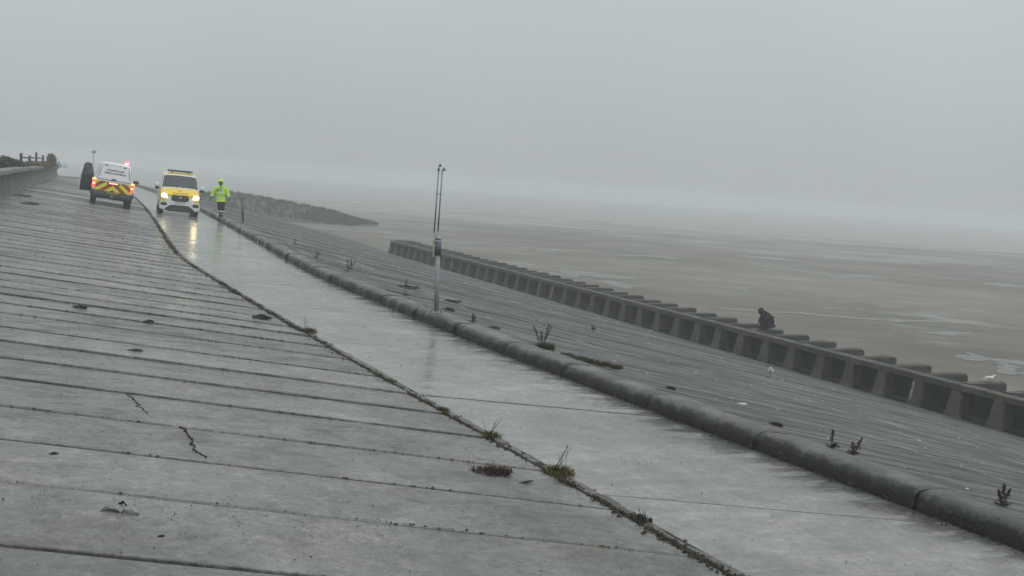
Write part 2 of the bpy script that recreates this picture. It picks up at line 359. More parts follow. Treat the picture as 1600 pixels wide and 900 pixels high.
apron = bed('upper_apron', lambda s: t_wall(s) - .1, lambda s: t_left(s) + .02, z_apron, -12, 150, 0.016)
apron['label'] = 'wet grey concrete apron sloping up to the sea wall'
s = -8.0; prev = 0.0
known = [7.47, 8.70, 9.80, 10.94, 12.13, 13.22, 14.28, 15.33, 16.57, 17.61, 18.6, 19.56, 20.47, 21.7, 22.84, 23.85]
joints = list(np.arange(7.47 - 1.1 * 12, 7.4, 1.1)) + known + list(np.arange(23.85 + 1.12, 128, 1.12))
for a, b in zip(joints[:-1], joints[1:]):
    g = random.uniform(0.018, 0.036) * (1 if a < 16 else 1.35)
    slab('concrete_slab', a + g, b - g, lambda s: t_wall(s), lambda s: t_left(s) - 0.10, z_apron, M['apron'], apron, 10, SK, -4.9,
         random.uniform(.0, .010 if a < 12 else .022), random.uniform(-.006, .004), ch=random.uniform(.006, .014), jag=.008)

path = bed('promenade', lambda s: t_left(s) - .02, lambda s: t_right(s) + .05, z_path, -12, 150, 0.035)
path['label'] = 'wet concrete promenade between apron and rounded kerb'
pj = list(np.arange(8.85 - 4.1 * 4, 130, 4.1))
def path_slab(a, b):
    n, m = 9, 9; vs, fs = [], []; d0, d1 = random.uniform(-.004, .004), random.uniform(-.004, .004)
    for e, drop in ((0, -.08), (1, 0.0)):
        for i in range(m):
            f = i / (m - 1)
            for j in range(n):
                s = a + (b - a) * f; u = j / (n - 1)
                s2 = s - .42 * (3.0 * u)
                ta, tb = t_left(s2) + .06, t_right(s2) - .004; t = ta + (tb - ta) * u
                vs.append(P(s2, t, z_path(s2, t) + drop + d0 + (d1 - d0) * f))
    N = n * m
    for i in range(m - 1):
        for j in range(n - 1): fs.append((N + i * n + j, N + i * n + j + 1, N + (i + 1) * n + j + 1, N + (i + 1) * n + j))
    for i in range(m - 1):
        for j, sg in ((0, 1), (n - 1, -1)):
            q = (i * n + j, N + i * n + j, N + (i + 1) * n + j, (i + 1) * n + j); fs.append(q if sg > 0 else q[::-1])
    for j in range(n - 1):
        for i, sg in ((0, 1), (m - 1, -1)):
            q = (i * n + j, i * n + j + 1, N + i * n + j + 1, N + i * n + j); fs.append(q if sg > 0 else q[::-1])
    o = mesh_obj('path_slab', vs, fs, M['path'], path)
    at = o.data.attributes.new('pool', 'FLOAT', 'POINT'); at.data.foreach_set('value', [(0, 0, 0, 0, 0, 0, 0, .1, 1)[j] for e in (0, 1) for i in range(m) for j in range(n)])
for a, b in zip(pj[:-1], pj[1:]): path_slab(a + .007, b - .007)

# broken mortar strip along the landward edge of the promenade, piece by piece
s = -2.0
while s < 60:
    L_ = random.uniform(.25, .95) * (1 if s < 25 else 2); gap = random.choice([.02, .03, .05, .15])
    n = 4; top, w0 = [], random.uniform(.09, .13); h = random.uniform(.006, .022)
    vs = []
    for i in range(n + 1):
        ss = s + L_ * i / n; tl = t_left(ss); a_ = tl - .055 + random.uniform(-.02, .03); b_ = tl + .058 + random.uniform(-.006, .004) - (0 if random.random() > .2 else .04)
        vs += [P(ss, a_, -.05), P(ss, a_ + .012, h - .004), P(ss, b_ - .01, h + random.uniform(-.006, .002)), P(ss, b_, -.05)]
    fs = [(4 * i + j, 4 * i + j + 1, 4 * i + j + 5, 4 * i + j + 4) for i in range(n) for j in range(3)] + [(0, 1, 2, 3), (4 * n + 3, 4 * n + 2, 4 * n + 1, 4 * n)]
    mesh_obj('edge_strip', vs, fs, M['strip'], path)
    s += L_ + gap

kerb = bed('kerb', lambda s: t_right(s) + .06, lambda s: kerb_out(s) - .05, lambda s, t: z_path(s, t), -12, 150, 0.02, nt=1)
kerb['label'] = 'long rounded wet concrete kerb above the lower slope'
prof = [(0.0, -0.10), (0.0, 0.02), (0.003, 0.085), (0.016, 0.135), (0.042, 0.170), (0.078, 0.190), (0.125, 0.199), (0.27, 0.194), (0.41, 0.178), (0.44, 0.162), (0.46, 0.10), (0.46, -0.15)]
kj = [8.03, 10.19, 12.15, 14.24, 16.07]
kj = list(np.arange(8.03 - 2.05 * 9, 8.0, 2.05)) + kj + list(np.arange(16.07 + 2.05, 128, 2.05))
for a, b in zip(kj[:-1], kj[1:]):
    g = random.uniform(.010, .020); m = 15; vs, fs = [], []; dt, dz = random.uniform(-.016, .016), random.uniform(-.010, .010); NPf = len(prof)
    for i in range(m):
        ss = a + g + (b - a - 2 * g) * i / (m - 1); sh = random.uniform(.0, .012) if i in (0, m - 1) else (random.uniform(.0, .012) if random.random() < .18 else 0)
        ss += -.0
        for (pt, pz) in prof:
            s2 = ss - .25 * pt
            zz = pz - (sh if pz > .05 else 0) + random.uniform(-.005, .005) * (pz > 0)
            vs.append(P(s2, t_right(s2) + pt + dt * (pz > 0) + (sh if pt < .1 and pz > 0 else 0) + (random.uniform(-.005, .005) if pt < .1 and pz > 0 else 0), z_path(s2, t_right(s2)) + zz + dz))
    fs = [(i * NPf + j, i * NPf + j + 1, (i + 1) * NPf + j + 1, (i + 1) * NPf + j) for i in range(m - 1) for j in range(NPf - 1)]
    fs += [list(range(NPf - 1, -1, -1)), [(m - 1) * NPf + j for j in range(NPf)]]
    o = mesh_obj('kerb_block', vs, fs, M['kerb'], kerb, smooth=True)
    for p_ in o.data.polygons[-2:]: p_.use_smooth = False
    at = o.data.attributes.new('algae', 'FLOAT', 'POINT'); at.data.foreach_set('value', [max(0.0, 1.0 - max(0, j - 2) * .24) for i in range(m) for j in range(NPf)])  # weights the algae and painted shade, strongest low on the face

lower = bed('lower_slope', lambda s: kerb_out(s) - .02, lambda s: t_foot(s) + .8, z_low, -12, 190, 0.02, nt=10)
lower['label'] = 'long dark concrete revetment slope falling to the beach'
lj = list(np.arange(-10.0, 150, 1.13))
for i, (a, b) in enumerate(zip(lj[:-1], lj[1:])):
    g = random.uniform(.014, .034)
    slab('concrete_slab', a + g, b - g, lambda s: kerb_out(s) + .012, lambda s: t_foot(s) + .25, z_low, M['lower'], lower, 12, -.02, 3.0,
         random.uniform(-.006, .02), random.uniform(-.006, .012), ch=random.uniform(.008, .016), thick=.12, jag=.01)

# land behind the sea wall
M['bank'] = rough_grass('bank_grass', (0.04, 0.045, 0.022), (0.09, 0.085, 0.05), (0.03, 0.034, 0.018))
vs, fs = [], []; S = np.arange(-20, 200, 2.0)
for s in S:
    for j, d in enumerate((.35, 1.2, 2.5, 5, 12, 40)):
        t = t_wall(s) - d; zz = z_apron(s, t_wall(s)) + (.85, .95, 1.0, .95, .6, 0.2)[j] + random.uniform(-.06, .06)
        vs.append(P(s, t, zz))
fs = [(i * 6 + j, (i + 1) * 6 + j, (i + 1) * 6 + j + 1, i * 6 + j + 1) for i in range(len(S) - 1) for j in range(5)]
tag(mesh_obj('grass_bank', vs, fs, M['bank'], smooth=True), kind='structure')

# ------------------------------------------------------------------ sea wall with its coping
wall = empty('sea_wall', P(60, t_wall(60), z_apron(60, t_wall(60))))
tag(wall, 'low curved concrete sea wall with pale coping at the top of the apron', 'wall')
def sweep(name, prof, a, b, tf, zf, mat, parent, ds=1.0, smooth=False):
    n = max(2, int((b - a) / ds) + 1); vs, fs = [], []; m = len(prof); O_ = parent.location if parent else Vector()
    for i in range(n):
        s = a + (b - a) * i / (n - 1); hk = 1.0 if s < 60 else max(.76, 1 - (s - 60) * .0042)
        for (d, z) in prof: vs.append(P(s, tf(s) + d, zf(s) + z * hk) - O_)
    fs = [(i * m + j, i * m + (j + 1) % m, (i + 1) * m + (j + 1) % m, (i + 1) * m + j) for i in range(n - 1) for j in range(m)]
    fs += [list(range(m)), [(n - 1) * m + j for j in range(m - 1, -1, -1)]]
    o = mesh_obj(name, vs, fs, mat, parent, smooth); return o
zw = lambda s: z_apron(s, t_wall(s))
wp = [(.06, -.3), (.05, 0), (-.04, .12), (-.11, .32), (-.15, .55), (-.13, .76), (-.07, .92), (-.07, .925), (-.42, .925), (-.42, -.3)]
cp = [(-.06, .93), (.07, .94), (.095, .97), (.095, 1.12), (.06, 1.155), (-.40, 1.17), (-.45, 1.14), (-.45, .93)]
for a in np.arange(-18, 200, 3.6):
    sweep('wall_panel', wp, a + .012, a + 3.588, t_wall, zw, M['wall'], wall)
    sweep('coping', cp, a + .008, a + 3.592, t_wall, zw, M['coping'], wall)

# ------------------------------------------------------------------ wave breaker at the foot of the slope
br0 = P(35, 22.4, ZFOOT); breaker = empty('wave_breaker', br0)
tag(breaker, 'dark algae-stained concrete wave breaker of pillars and projecting fins at the foot of the slope', 'breakwater')
def bt(s): return t_foot(s) + 0.05
cols = [22.9 + 1.615 * i for i in range(-9, 39)]
cols = [c for c in cols if c < 84.5]
Mst = Matrix(((NX, TX, 0, 0), (NY, TY, 0, 0), (0, 0, 1, 0), (0, 0, 0, 1)))      # local x seaward, y along, z up
def piece(name, bm, s, t, z, mat, parent=breaker, jitter=.012, base=br0):
    me = bpy.data.meshes.new(name); bm.transform(Mst)
    bmesh.ops.recalc_face_normals(bm, faces=bm.faces); bm.to_mesh(me); bm.free()
    o = link_mesh(name, me, mat, parent); o.location = P(s + random.uniform(-jitter, jitter), t, z) - base
    return o
def share(src, s, t, z, parent=breaker, base=br0, jit=.028):
    o = src.copy(); C.objects.link(o); o.parent = parent
    o.location = P(s + random.uniform(-jit, jit), t + random.uniform(-jit, jit), z + random.uniform(-jit, jit)) - base
    o.rotation_euler = (0, 0, random.uniform(-.012, .012)); return o
# pillar: battered, wider at the foot
def pillar_bm():
    bm = bmesh.new(); L = []
    for z, w, d0, d1 in ((-.35, .36, -.10, .55), (0.0, .33, -.06, .55), (.35, .27, .02, .53), (.72, .225, .07, .5), (.86, .22, .085, .5)):
        L.append([bm.verts.new(q) for q in ((d0, -w, z), (d0, w, z), (d1, w, z), (d1, -w, z))])
    for a, b in zip(L[:-1], L[1:]):
        for j in range(4): bm.faces.new((a[j], a[(j + 1) % 4], b[(j + 1) % 4], b[j]))
    bm.faces.new(L[0][::-1]); bm.faces.new(L[-1])
    bmesh.ops.bevel(bm, geom=[e for e in bm.edges if abs(e.verts[0].co.z - e.verts[1].co.z) > .05], offset=.03, segments=2, affect='EDGES')
    return bm
def fin_bm():
    bm = bmesh.new(); pts = []; w = .23; L1 = 1.62
    pts = [(0, -w), (L1, -w)] + [(L1 + w * 1.0 * math.sin(a), -w * math.cos(a)) for a in np.linspace(0.3, math.pi - .3, 7)] + [(L1, w), (0, w)]
    lo = [bm.verts.new((x, y, -.9)) for x, y in pts]; hi = [bm.verts.new((x, y, 1.10)) for x, y in pts]
    n = len(pts)
    for i in range(n): bm.faces.new((lo[i], lo[(i + 1) % n], hi[(i + 1) % n], hi[i]))
    bm.faces.new(lo[::-1]); top = bm.faces.new(hi)
    bmesh.ops.bevel(bm, geom=list(top.edges), offset=.055, segments=3, affect='EDGES')
    return bm
first = None
for i, c in enumerate(cols):
    t = bt(c)
    if i == 0:
        pl = piece('pillar', pillar_bm(), c, t, ZFOOT, M['breaker']); fn = piece('fin', fin_bm(), c, t + .42, ZFOOT, M['fin'])
        bw = piece('back_wall', box_bm((.16, 1.10, 1.35), (0, 0, .18)), c + .81, t + .62, ZFOOT, M['breaker_shade'])
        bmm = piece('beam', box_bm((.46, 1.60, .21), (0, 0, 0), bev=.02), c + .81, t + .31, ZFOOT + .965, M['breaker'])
        ft = piece('toe_sill', box_bm((.40, 1.02, .34), (0, 0, 0), bev=.03), c + .81, t + .24, ZFOOT - .06, M['breaker_shade'])
    else:
        share(pl, c, t, ZFOOT); share(fn, c, t + .42, ZFOOT)
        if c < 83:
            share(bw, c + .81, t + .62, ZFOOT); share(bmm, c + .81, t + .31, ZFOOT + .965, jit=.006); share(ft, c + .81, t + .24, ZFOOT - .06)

# pale lime runs on some pillars
M['lime'] = simple('lime_run', (0.30, 0.30, 0.24), .7, var=.4, scale=14)
for c, y0, top, L_ in ((cols[9] + 1.615 * 2, .16, .78, .62), (cols[9] + 1.615 * 19, -.12, .8, .7), (cols[9] + 1.615 * 20, .1, .75, .5), (cols[9] + 1.615 * 27, .05, .7, .6), (cols[9] + 1.615 * 29, -.1, .75, .55)):
    bm = bmesh.new(); A = []
    for i in range(9):
        f = i / 8; z = top - L_ * f; w = .045 * (1 - .5 * f) * random.uniform(.5, 1.3); yy = y0 + random.uniform(-.012, .012); d = .085 - (.86 - z) * .17 - .012
        A.append([bm.verts.new((d, yy - w, z)), bm.verts.new((d, yy + w, z)), bm.verts.new((d + .02, yy + w, z)), bm.verts.new((d + .02, yy - w, z))])
    for a_, b_ in zip(A[:-1], A[1:]):
        for j in range(4): bm.faces.new((a_[j], a_[(j + 1) % 4], b_[(j + 1) % 4], b_[j]))
    piece('lime_run', bm, c, bt(c), ZFOOT, M['lime'], jitter=0)

# ------------------------------------------------------------------ vegetation behind the wall, fence
def leaf_mat(name, a, b):
    k = NT(name); oi = k.n('ShaderNodeNewGeometry'); f = oi.outputs['Random Per Island']
    k.set(Base_Color=k.mix(f, a, b), Roughness=0.75, Specular_IOR_Level=0.3); return k.m
M['bramble'] = leaf_mat('bramble_leaf', (0.022, 0.026, 0.012), (0.075, 0.07, 0.035))
M['drygrass'] = leaf_mat('dry_grass', (0.07, 0.055, 0.022), (0.17, 0.14, 0.065))
M['tuft'] = leaf_mat('tuft_grass', (0.045, 0.048, 0.014), (0.16, 0.125, 0.04))
M['moss'] = leaf_mat('mossy_grass', (0.03, 0.034, 0.012), (0.09, 0.085, 0.035))
M['dead'] = leaf_mat('dead_seedhead', (0.010, 0.006, 0.006), (0.035, 0.018, 0.015))
M['weed_red'] = leaf_mat('dead_rosette', (0.018, 0.010, 0.008), (0.065, 0.036, 0.024))
M['stem'] = simple('stem_brown', (0.035, 0.026, 0.016), 0.8)
def bush(name, s, t, z, rx, ry, rz, n, label, group, mat=None, spikes=0):
    base = P(s, t, z); e = empty(name, base); tag(e, label, 'bush', group)
    vs, fs = [], []
    lobes = [(random.uniform(-.5, .5) * rx, random.uniform(-.5, .5) * ry, random.uniform(.3, .75) * rz, random.uniform(.4, .65)) for _ in range(7)]
    for i in range(n):
        lx, ly, lz, lr = random.choice(lobes); d = Vector((random.gauss(0, 1), random.gauss(0, 1), random.gauss(0, 1))).normalized() * (random.random() ** .4) * lr
        c = Vector((lx + d.x * rx, ly + d.y * ry, max(.02, lz + d.z * rz * .9)))
        a = Vector((random.gauss(0, 1), random.gauss(0, 1), random.gauss(0, .6))).normalized(); b = a.orthogonal().normalized()
        l, w = random.uniform(.05, .13), random.uniform(.03, .06); k0 = len(vs)
        vs += [c - a * l, c + b * w, c + a * l, c - b * w]; fs.append((k0, k0 + 1, k0 + 2, k0 + 3))
    for i in range(spikes):
        x, y = random.uniform(-1, 1) * rx, random.uniform(-1, 1) * ry; h = rz * random.uniform(.9, 1.5); k0 = len(vs); dx = random.uniform(-.2, .2)
        vs += [Vector((x - .012, y, 0)), Vector((x + .012, y, 0)), Vector((x + dx, y, h))]; fs.append((k0, k0 + 1, k0 + 2))
    mesh_obj('foliage', vs, fs, mat or M['bramble'], e)
    bm = bmesh.new()
    for i in range(5): tube_bm((random.uniform(-.1, .1), random.uniform(-.1, .1), -.1), (random.uniform(-.5, .5) * rx, random.uniform(-.5, .5) * ry, rz * .8), .025, .008, 5, bm)
    bm_obj('stem', bm, M['stem'], e); return e
bz = lambda s: z_apron(s, t_wall(s)) + .9
bush('bramble_bush', 58, t_wall(58) - 1.5, bz(58), 1.2, 1.8, .62, 1500, 'olive bramble bush behind the wall at the very edge of the view', 'bushes behind the sea wall', spikes=20)
bush('bramble_bush', 63.5, t_wall(63.5) - 1.2, bz(63), 1.1, 2.0, .72, 1800, 'tallest bramble bush behind the sea wall, brownish with a pointed top', 'bushes behind the sea wall', spikes=40)
bush('bramble_bush', 69.5, t_wall(69.5) - 1.2, bz(69), 1.0, 2.2, .50, 1400, 'low green bramble bush just before the fence', 'bushes behind the sea wall', spikes=20)
bush('round_bush', 109, t_wall(109) - .7, bz(109), .55, 1.1, 1.05, 1200, 'round grey-green bush at the far end of the fence', 'bushes behind the sea wall', M['moss'])
bush('grass_clump', 81, t_wall(81) - .8, bz(81), .6, 3.6, .36, 900, 'low dry grass under the fence rail behind the wall', 'grass behind the sea wall', M['drygrass'], 140)
bush('grass_clump', 97, t_wall(97) - .8, bz(97), .6, 4.2, .42, 900, 'low scrub between the fence post and the round bush', 'grass behind the sea wall', M['bramble'], 140)
bush('grass_clump', 113, t_wall(113) - .5, bz(113), .35, .9, .7, 400, 'ragged dry stalks at the far end of the sea wall', 'grass behind the sea wall', M['drygrass'], 60)
M['oldwood'] = simple('weathered_wood', (0.05, 0.05, 0.045), 0.85, scale=5, bump=.3)
fs0 = P(85, t_wall(85) - 1.0, bz(85)); fence = empty('rail_fence', fs0); tag(fence, 'weathered wooden post and rail fence behind the sea wall', 'fence')
posts = [76, 84.5, 93, 103]
for i, q in enumerate(posts):
    h = (1.0, .85, 1.15, 1.0)[i]
    bm = box_bm((.17, .17, h + .3), (0, 0, h / 2 - .15), bev=.015); o = bm_obj('post', bm, M['oldwood'], fence); o.location = P(q, t_wall(q) - 1.0, bz(q)) - fs0; o.rotation_euler = (R(random.uniform(-3, 3)), R(random.uniform(-3, 3)), HD)
for a, b in zip(posts[:-1], posts[1:]):
    for zz in (.72, .36):
        o = bm_obj('rail', tube_bm(P(a, t_wall(a) - .93, bz(a) + zz) - fs0, P(b, t_wall(b) - .93, bz(b) + zz - .04) - fs0, .055, .05, 6), M['oldwood'], fence)

# ------------------------------------------------------------------ posts
M['galv'] = simple('galvanised_steel', (0.27, 0.29, 0.292), 0.6, 0.15, var=.2, scale=9)
M['galv_dark'] = simple('weathered_steel', (0.13, 0.14, 0.15), 0.55, 0.6, var=.25, scale=12)
M['rod'] = simple('rod_steel', (0.22, 0.23, 0.235), 0.5, 0.5)
M['plate_yellow'] = simple('faded_yellow_plate', (0.34, 0.35, 0.24), 0.6)
M['off_white'] = simple('off_white_plastic', (0.42, 0.44, 0.42), 0.5)
M['black_plastic'] = simple('black_plastic', (0.015, 0.016, 0.017), 0.4)
mp = empty('marker_post', P(19.55, 2.42, z_kerb(19.5) + .02), (0, R(-2.3), 0)); tag(mp, 'tall slim galvanised marker post with twin rods standing on the kerb', 'post')
bm_obj('base_plate', box_bm((.24, .24, .02), (0, 0, .008), bev=.004), M['galv'], mp)
for x in (-.09, .09):
    for y in (-.09, .09): bm_obj('bolt', tube_bm((x, y, .015), (x, y, .045), .014, .012, 6), M['galv_dark'], mp)
bm_obj('lower_post', tube_bm((0, 0, .01), (0, 0, 1.12), .047, .047, 16), M['galv'], mp, True)
up = bm_obj('upper_sleeve', tube_bm((.01, 0, 1.10), (.008, 0, 1.42), .058, .058, 16), M['galv_dark'], mp, True)
bm_obj('clamp_band', tube_bm((.01, 0, 1.36), (.01, 0, 1.385), .062, .062, 16), M['off_white'], up, True)
bm_obj('clamp_band', tube_bm((.01, 0, 1.12), (.01, 0, 1.145), .062, .062, 16), M['black_plastic'], up, True)
bm_obj('cap', tube_bm((-.01, 0, 1.42), (-.01, 0, 1.455), .070, .062, 16), M['off_white'], mp, True)
bm_obj('mounting_block', box_bm((.09, .07, .09), (-.03, 0, 1.50), bev=.01), M['off_white'], mp)
bm_obj('side_plate', box_bm((.028, .08, .34), (-.082, -.01, 1.23), bev=.006), M['plate_yellow'], mp)
bm_obj('plate_bracket', box_bm((.05, .03, .03), (-.06, 0, 1.33)), M['galv_dark'], mp)
bm_obj('hook', tube_bm((-.09, 0, 1.06), (-.075, 0, 1.13), .016, .012, 6), M['off_white'], mp)
for x0, x1 in ((-.075, -.015), (-.005, .055)):
    bm_obj('rod', tube_bm((x0, 0, 1.52), (x1, 0, 2.70), .014, .011, 8), M['rod'], mp, True)
bm_obj('tie_bar', tube_bm((-.06, 0, 2.26), (.06, 0, 2.26), .009, .009, 6), M['rod'], mp)
for x, z, r in ((-.012, 2.70, .035), (.085, 2.70, .045), (.01, 2.77, .04)): bm_obj('cone_top', tube_bm((x, 0, z), (x, 0, z + .065), r, .006, 10), M['galv_dark'], mp)
sp = empty('short_post', P(53, 5.0, z_low(53, 5.0)), (0, R(-4), 0)); tag(sp, 'short plain grey post on the slope beyond the walking person', 'post')
bm_obj('shaft', tube_bm((0, 0, -.1), (0, 0, 1.22), .06, .055, 14), M['galv_dark'], sp, True)
bm_obj('cap', tube_bm((0, 0, 1.22), (0, 0, 1.26), .075, .05, 14), M['galv'], sp)
lp = empty('lamp_post', (-53.7, 130, -1.2), (0, R(-3), 0)); tag(lp, 'faint lamp post in the mist beyond the pickup', 'lamp post')
bm_obj('column', tube_bm((0, 0, -1), (0, 0, 4.3), .055, .045, 10), M['galv'], lp, True)
bm_obj('lantern', box_bm((.5, .28, .36), (.10, 0, 4.40), bev=.06), M['galv'], lp)

# ------------------------------------------------------------------ vehicles
M['white_paint'] = simple('white_paint', (0.74, 0.76, 0.76), 0.28, var=.04, coat=.6, scale=2)
M['yellow_paint'] = simple('yellow_paint', (0.92, 0.62, 0.02), 0.30, var=.05, coat=.5, scale=2)
M['lime_film'] = simple('lime_reflective', (0.72, 0.74, 0.04), 0.42, var=.06, emit=(0.72, 0.74, 0.04), es=.0)
M['red_film'] = simple('red_reflective', (0.34, 0.05, 0.012), 0.45, var=.1)
M['tyre'] = simple('tyre_rubber', (0.013, 0.013, 0.014), 0.75)
M['rim'] = simple('alloy_rim', (0.30, 0.31, 0.32), 0.35, 0.8)
M['trim'] = simple('dark_trim', (0.022, 0.024, 0.027), 0.5)
M['trim2'] = simple('grey_trim', (0.09, 0.095, 0.10), 0.45)
k = NT('dark_glass'); v = k.coords((1, 1, 1)); k.set(Base_Color=k.mix(k.noise(v, 3.0, 4), (0.02, 0.026, 0.026), (0.07, 0.08, 0.078)), Roughness=0.06, Specular_IOR_Level=0.6); M['glass'] = k.m
M['headlamp'] = simple('headlamp_lit', (0.9, 0.88, 0.8), 0.2, emit=(1.0, 0.90, 0.62), es=9)
M['headlamp_bright'] = simple('headlamp_lit_bright', (0.9, 0.85, 0.7), 0.2, emit=(1.0, 0.80, 0.45), es=18)
M['lens_red'] = simple('tail_lens_lit', (0.5, 0.02, 0.02), 0.2, emit=(1.0, 0.10, 0.05), es=1.6)
M['lens_hot'] = simple('tail_lens_hot', (0.8, 0.3, 0.2), 0.2, emit=(1.0, 0.36, 0.22), es=2.6)
M['lens_amber'] = simple('amber_lens_lit', (0.7, 0.25, 0.03), 0.2, emit=(1.0, 0.50, 0.18), es=2.0)
M['beacon'] = simple('beacon_red_lit', (0.8, 0.05, 0.08), 0.2, emit=(1.0, 0.05, 0.09), es=5)
M['beacon_core'] = simple('beacon_core_lit', (1, .8, .7), 0.2, emit=(1.0, 0.75, 0.6), es=8)
M['yellow_plate'] = simple('plate_yellow', (0.26, 0.20, 0.05), 0.5)
M['white_plate'] = simple('plate_white', (0.55, 0.55, 0.52), 0.5)
M['ink'] = simple('dark_lettering', (0.025, 0.028, 0.035), 0.5)
M['chrome'] = simple('chrome', (0.5, 0.5, 0.5), 0.2, 1.0)

def place(o, s, t, z, heading, cross):
    """stand a vehicle on a cross-sloping surface; heading in radians left of +Y, cross = dz/dt"""
    f = Vector((-math.sin(heading), math.cos(heading), 0)); Nn = Vector((NX, NY, 0))
    n = (Vector((0, 0, 1)) - Nn * cross).normalized(); f = (f - n * f.dot(n)).normalized(); r = f.cross(n)
    m = Matrix((r, f, n)).transposed().to_4x4(); m.translation = P(s, t, z); o.matrix_world = m

class Loft:
    """body skin from half profiles (x, z) at stations y, mirrored; patches can be lifted off it"""
    def __init__(s, rings): s.r = rings; s.n = len(rings[0][1])
    def pt(s, u, v):
        sg = 1
        if v > s.n - 1: v = 2 * (s.n - 1) - v; sg = -1
        i = min(int(u), len(s.r) - 2); fu = u - i; j = min(int(v), s.n - 2); fv = v - j
        q = []
        for (y, pr) in (s.r[i], s.r[i + 1]):
            a, b = pr[j], pr[j + 1]; q.append(Vector((a[0] + (b[0] - a[0]) * fv, y, a[1] + (b[1] - a[1]) * fv)))
        p = q[0].lerp(q[1], fu); return Vector((p.x * sg, p.y, p.z))
    def body(s, name, mat, parent):
        vs, fs = [], []; m = 2 * s.n - 1
        for i in range(len(s.r)):
            for j in range(m): vs.append(s.pt(i, j))
        for i in range(len(s.r) - 1):
            for j in range(m - 1): fs.append((i * m + j, i * m + j + 1, (i + 1) * m + j + 1, (i + 1) * m + j))
        fs.append(list(range(m))); fs.append([(len(s.r) - 1) * m + j for j in range(m - 1, -1, -1)])
        bm = bmesh.new(); B = [bm.verts.new(q) for q in vs]
        for f in fs:
            try: bm.faces.new([B[q] for q in f])
            except ValueError: pass
        bmesh.ops.remove_doubles(bm, verts=bm.verts, dist=1e-4)
        o = bm_obj(name, bm, mat, parent, True)
        o.data.polygons.foreach_set('use_smooth', [len(p.vertices) < 5 for p in o.data.polygons]); return o
    def patch(s, name, u0, u1, v0, v1, mat, parent, off=.006, nu=6, nv=10, thick=.012):
        vs, fs = [], []
        for i in range(nu + 1):
            for j in range(nv + 1):
                u, v = u0 + (u1 - u0) * i / nu, v0 + (v1 - v0) * j / nv; e = .02
                du = s.pt(min(u + e, len(s.r) - 1), v) - s.pt(max(u - e, 0), v); dv = s.pt(u, min(v + e, 2 * s.n - 2)) - s.pt(u, max(0, v - e))
                n = du.cross(dv); n = n.normalized() if n.length > 1e-9 else Vector((0, 0, 1))
                p = s.pt(u, v); c = Vector((0, p.y, 1.0 if p.z < 1.9 else .9))
                if n.dot(p - c) < 0: n = -n
                vs.append(p + n * off)
        for i in range(nu):
            for j in range(nv): q = i * (nv + 1) + j; fs.append((q, q + 1, q + nv + 2, q + nv + 1))
        o = mesh_obj(name, vs, fs, mat, parent, True); return o
def wheel(parent, x, y, r, w):
    bm = bmesh.new(); sg = 1 if x > 0 else -1; prof = [(.0, r * .62), (.0, r * .90), (.035, r), (w - .035, r), (w, r * .90), (w, r * .62)]; seg = 24; rings = []
    for i in range(seg):
        a = 2 * math.pi * i / seg; rings.append([bm.verts.new((x + sg * (q[0] - w / 2), y + q[1] * math.cos(a), r + q[1] * math.sin(a))) for q in prof])
    for i in range(seg):
        A, B = rings[i], rings[(i + 1) % seg]
        for j in range(5): bm.faces.new((A[j], A[j + 1], B[j + 1], B[j]))
    e = bm_obj('wheel', bm, M['tyre'], parent)
    rb = tube_bm((x + sg * (w / 2 - .05), y, r), (x + sg * (w / 2 - .02), y, r), r * .62, r * .55, 16); bm_obj('rim', rb, M['rim'], e)
    return e
def text_part(name, body, size, loc, rot, mat, parent, width=None):
    cu = bpy.data.curves.new(name, 'FONT'); cu.body = body; cu.size = size; cu.align_x = 'CENTER'; cu.align_y = 'CENTER'; cu.extrude = .003; cu.offset = .004
    t = bpy.data.objects.new('tmp', cu); C.objects.link(t); bpy.context.view_layer.update()
    me = bpy.data.meshes.new_from_object(t.evaluated_get(bpy.context.evaluated_depsgraph_get())); bpy.data.objects.remove(t)
    if width:
        xs_ = [v.co.x for v in me.vertices]; kx = width / (max(xs_) - min(xs_))
        for v in me.vertices: v.co.x *= kx
    me.name = name; me.materials.clear(); o = link_mesh(name, me, mat, parent); o.location = loc; o.rotation_euler = rot; return o
def poly_plate(name, pts, y, mat, parent, th=.02, tilt=0.0, bev=0.0):
    """flat plate in the x-z plane, facing -y when th > 0"""
    bm = bmesh.new(); zc = sum(q[1] for q in pts) / len(pts)
    A = [bm.verts.new((x, y + (z - zc) * tilt, z)) for x, z in pts]; B = [bm.verts.new((x, y + th + (z - zc) * tilt, z)) for x, z in pts]; n = len(pts)
    bm.faces.new(A); bm.faces.new(B[::-1])
    for i in range(n): bm.faces.new((A[i], B[i], B[(i + 1) % n], A[(i + 1) % n]))
    if bev: bmesh.ops.bevel(bm, geom=bm.edges[:], offset=bev, segments=2, affect='EDGES')
    return bm_obj(name, bm, mat, parent)

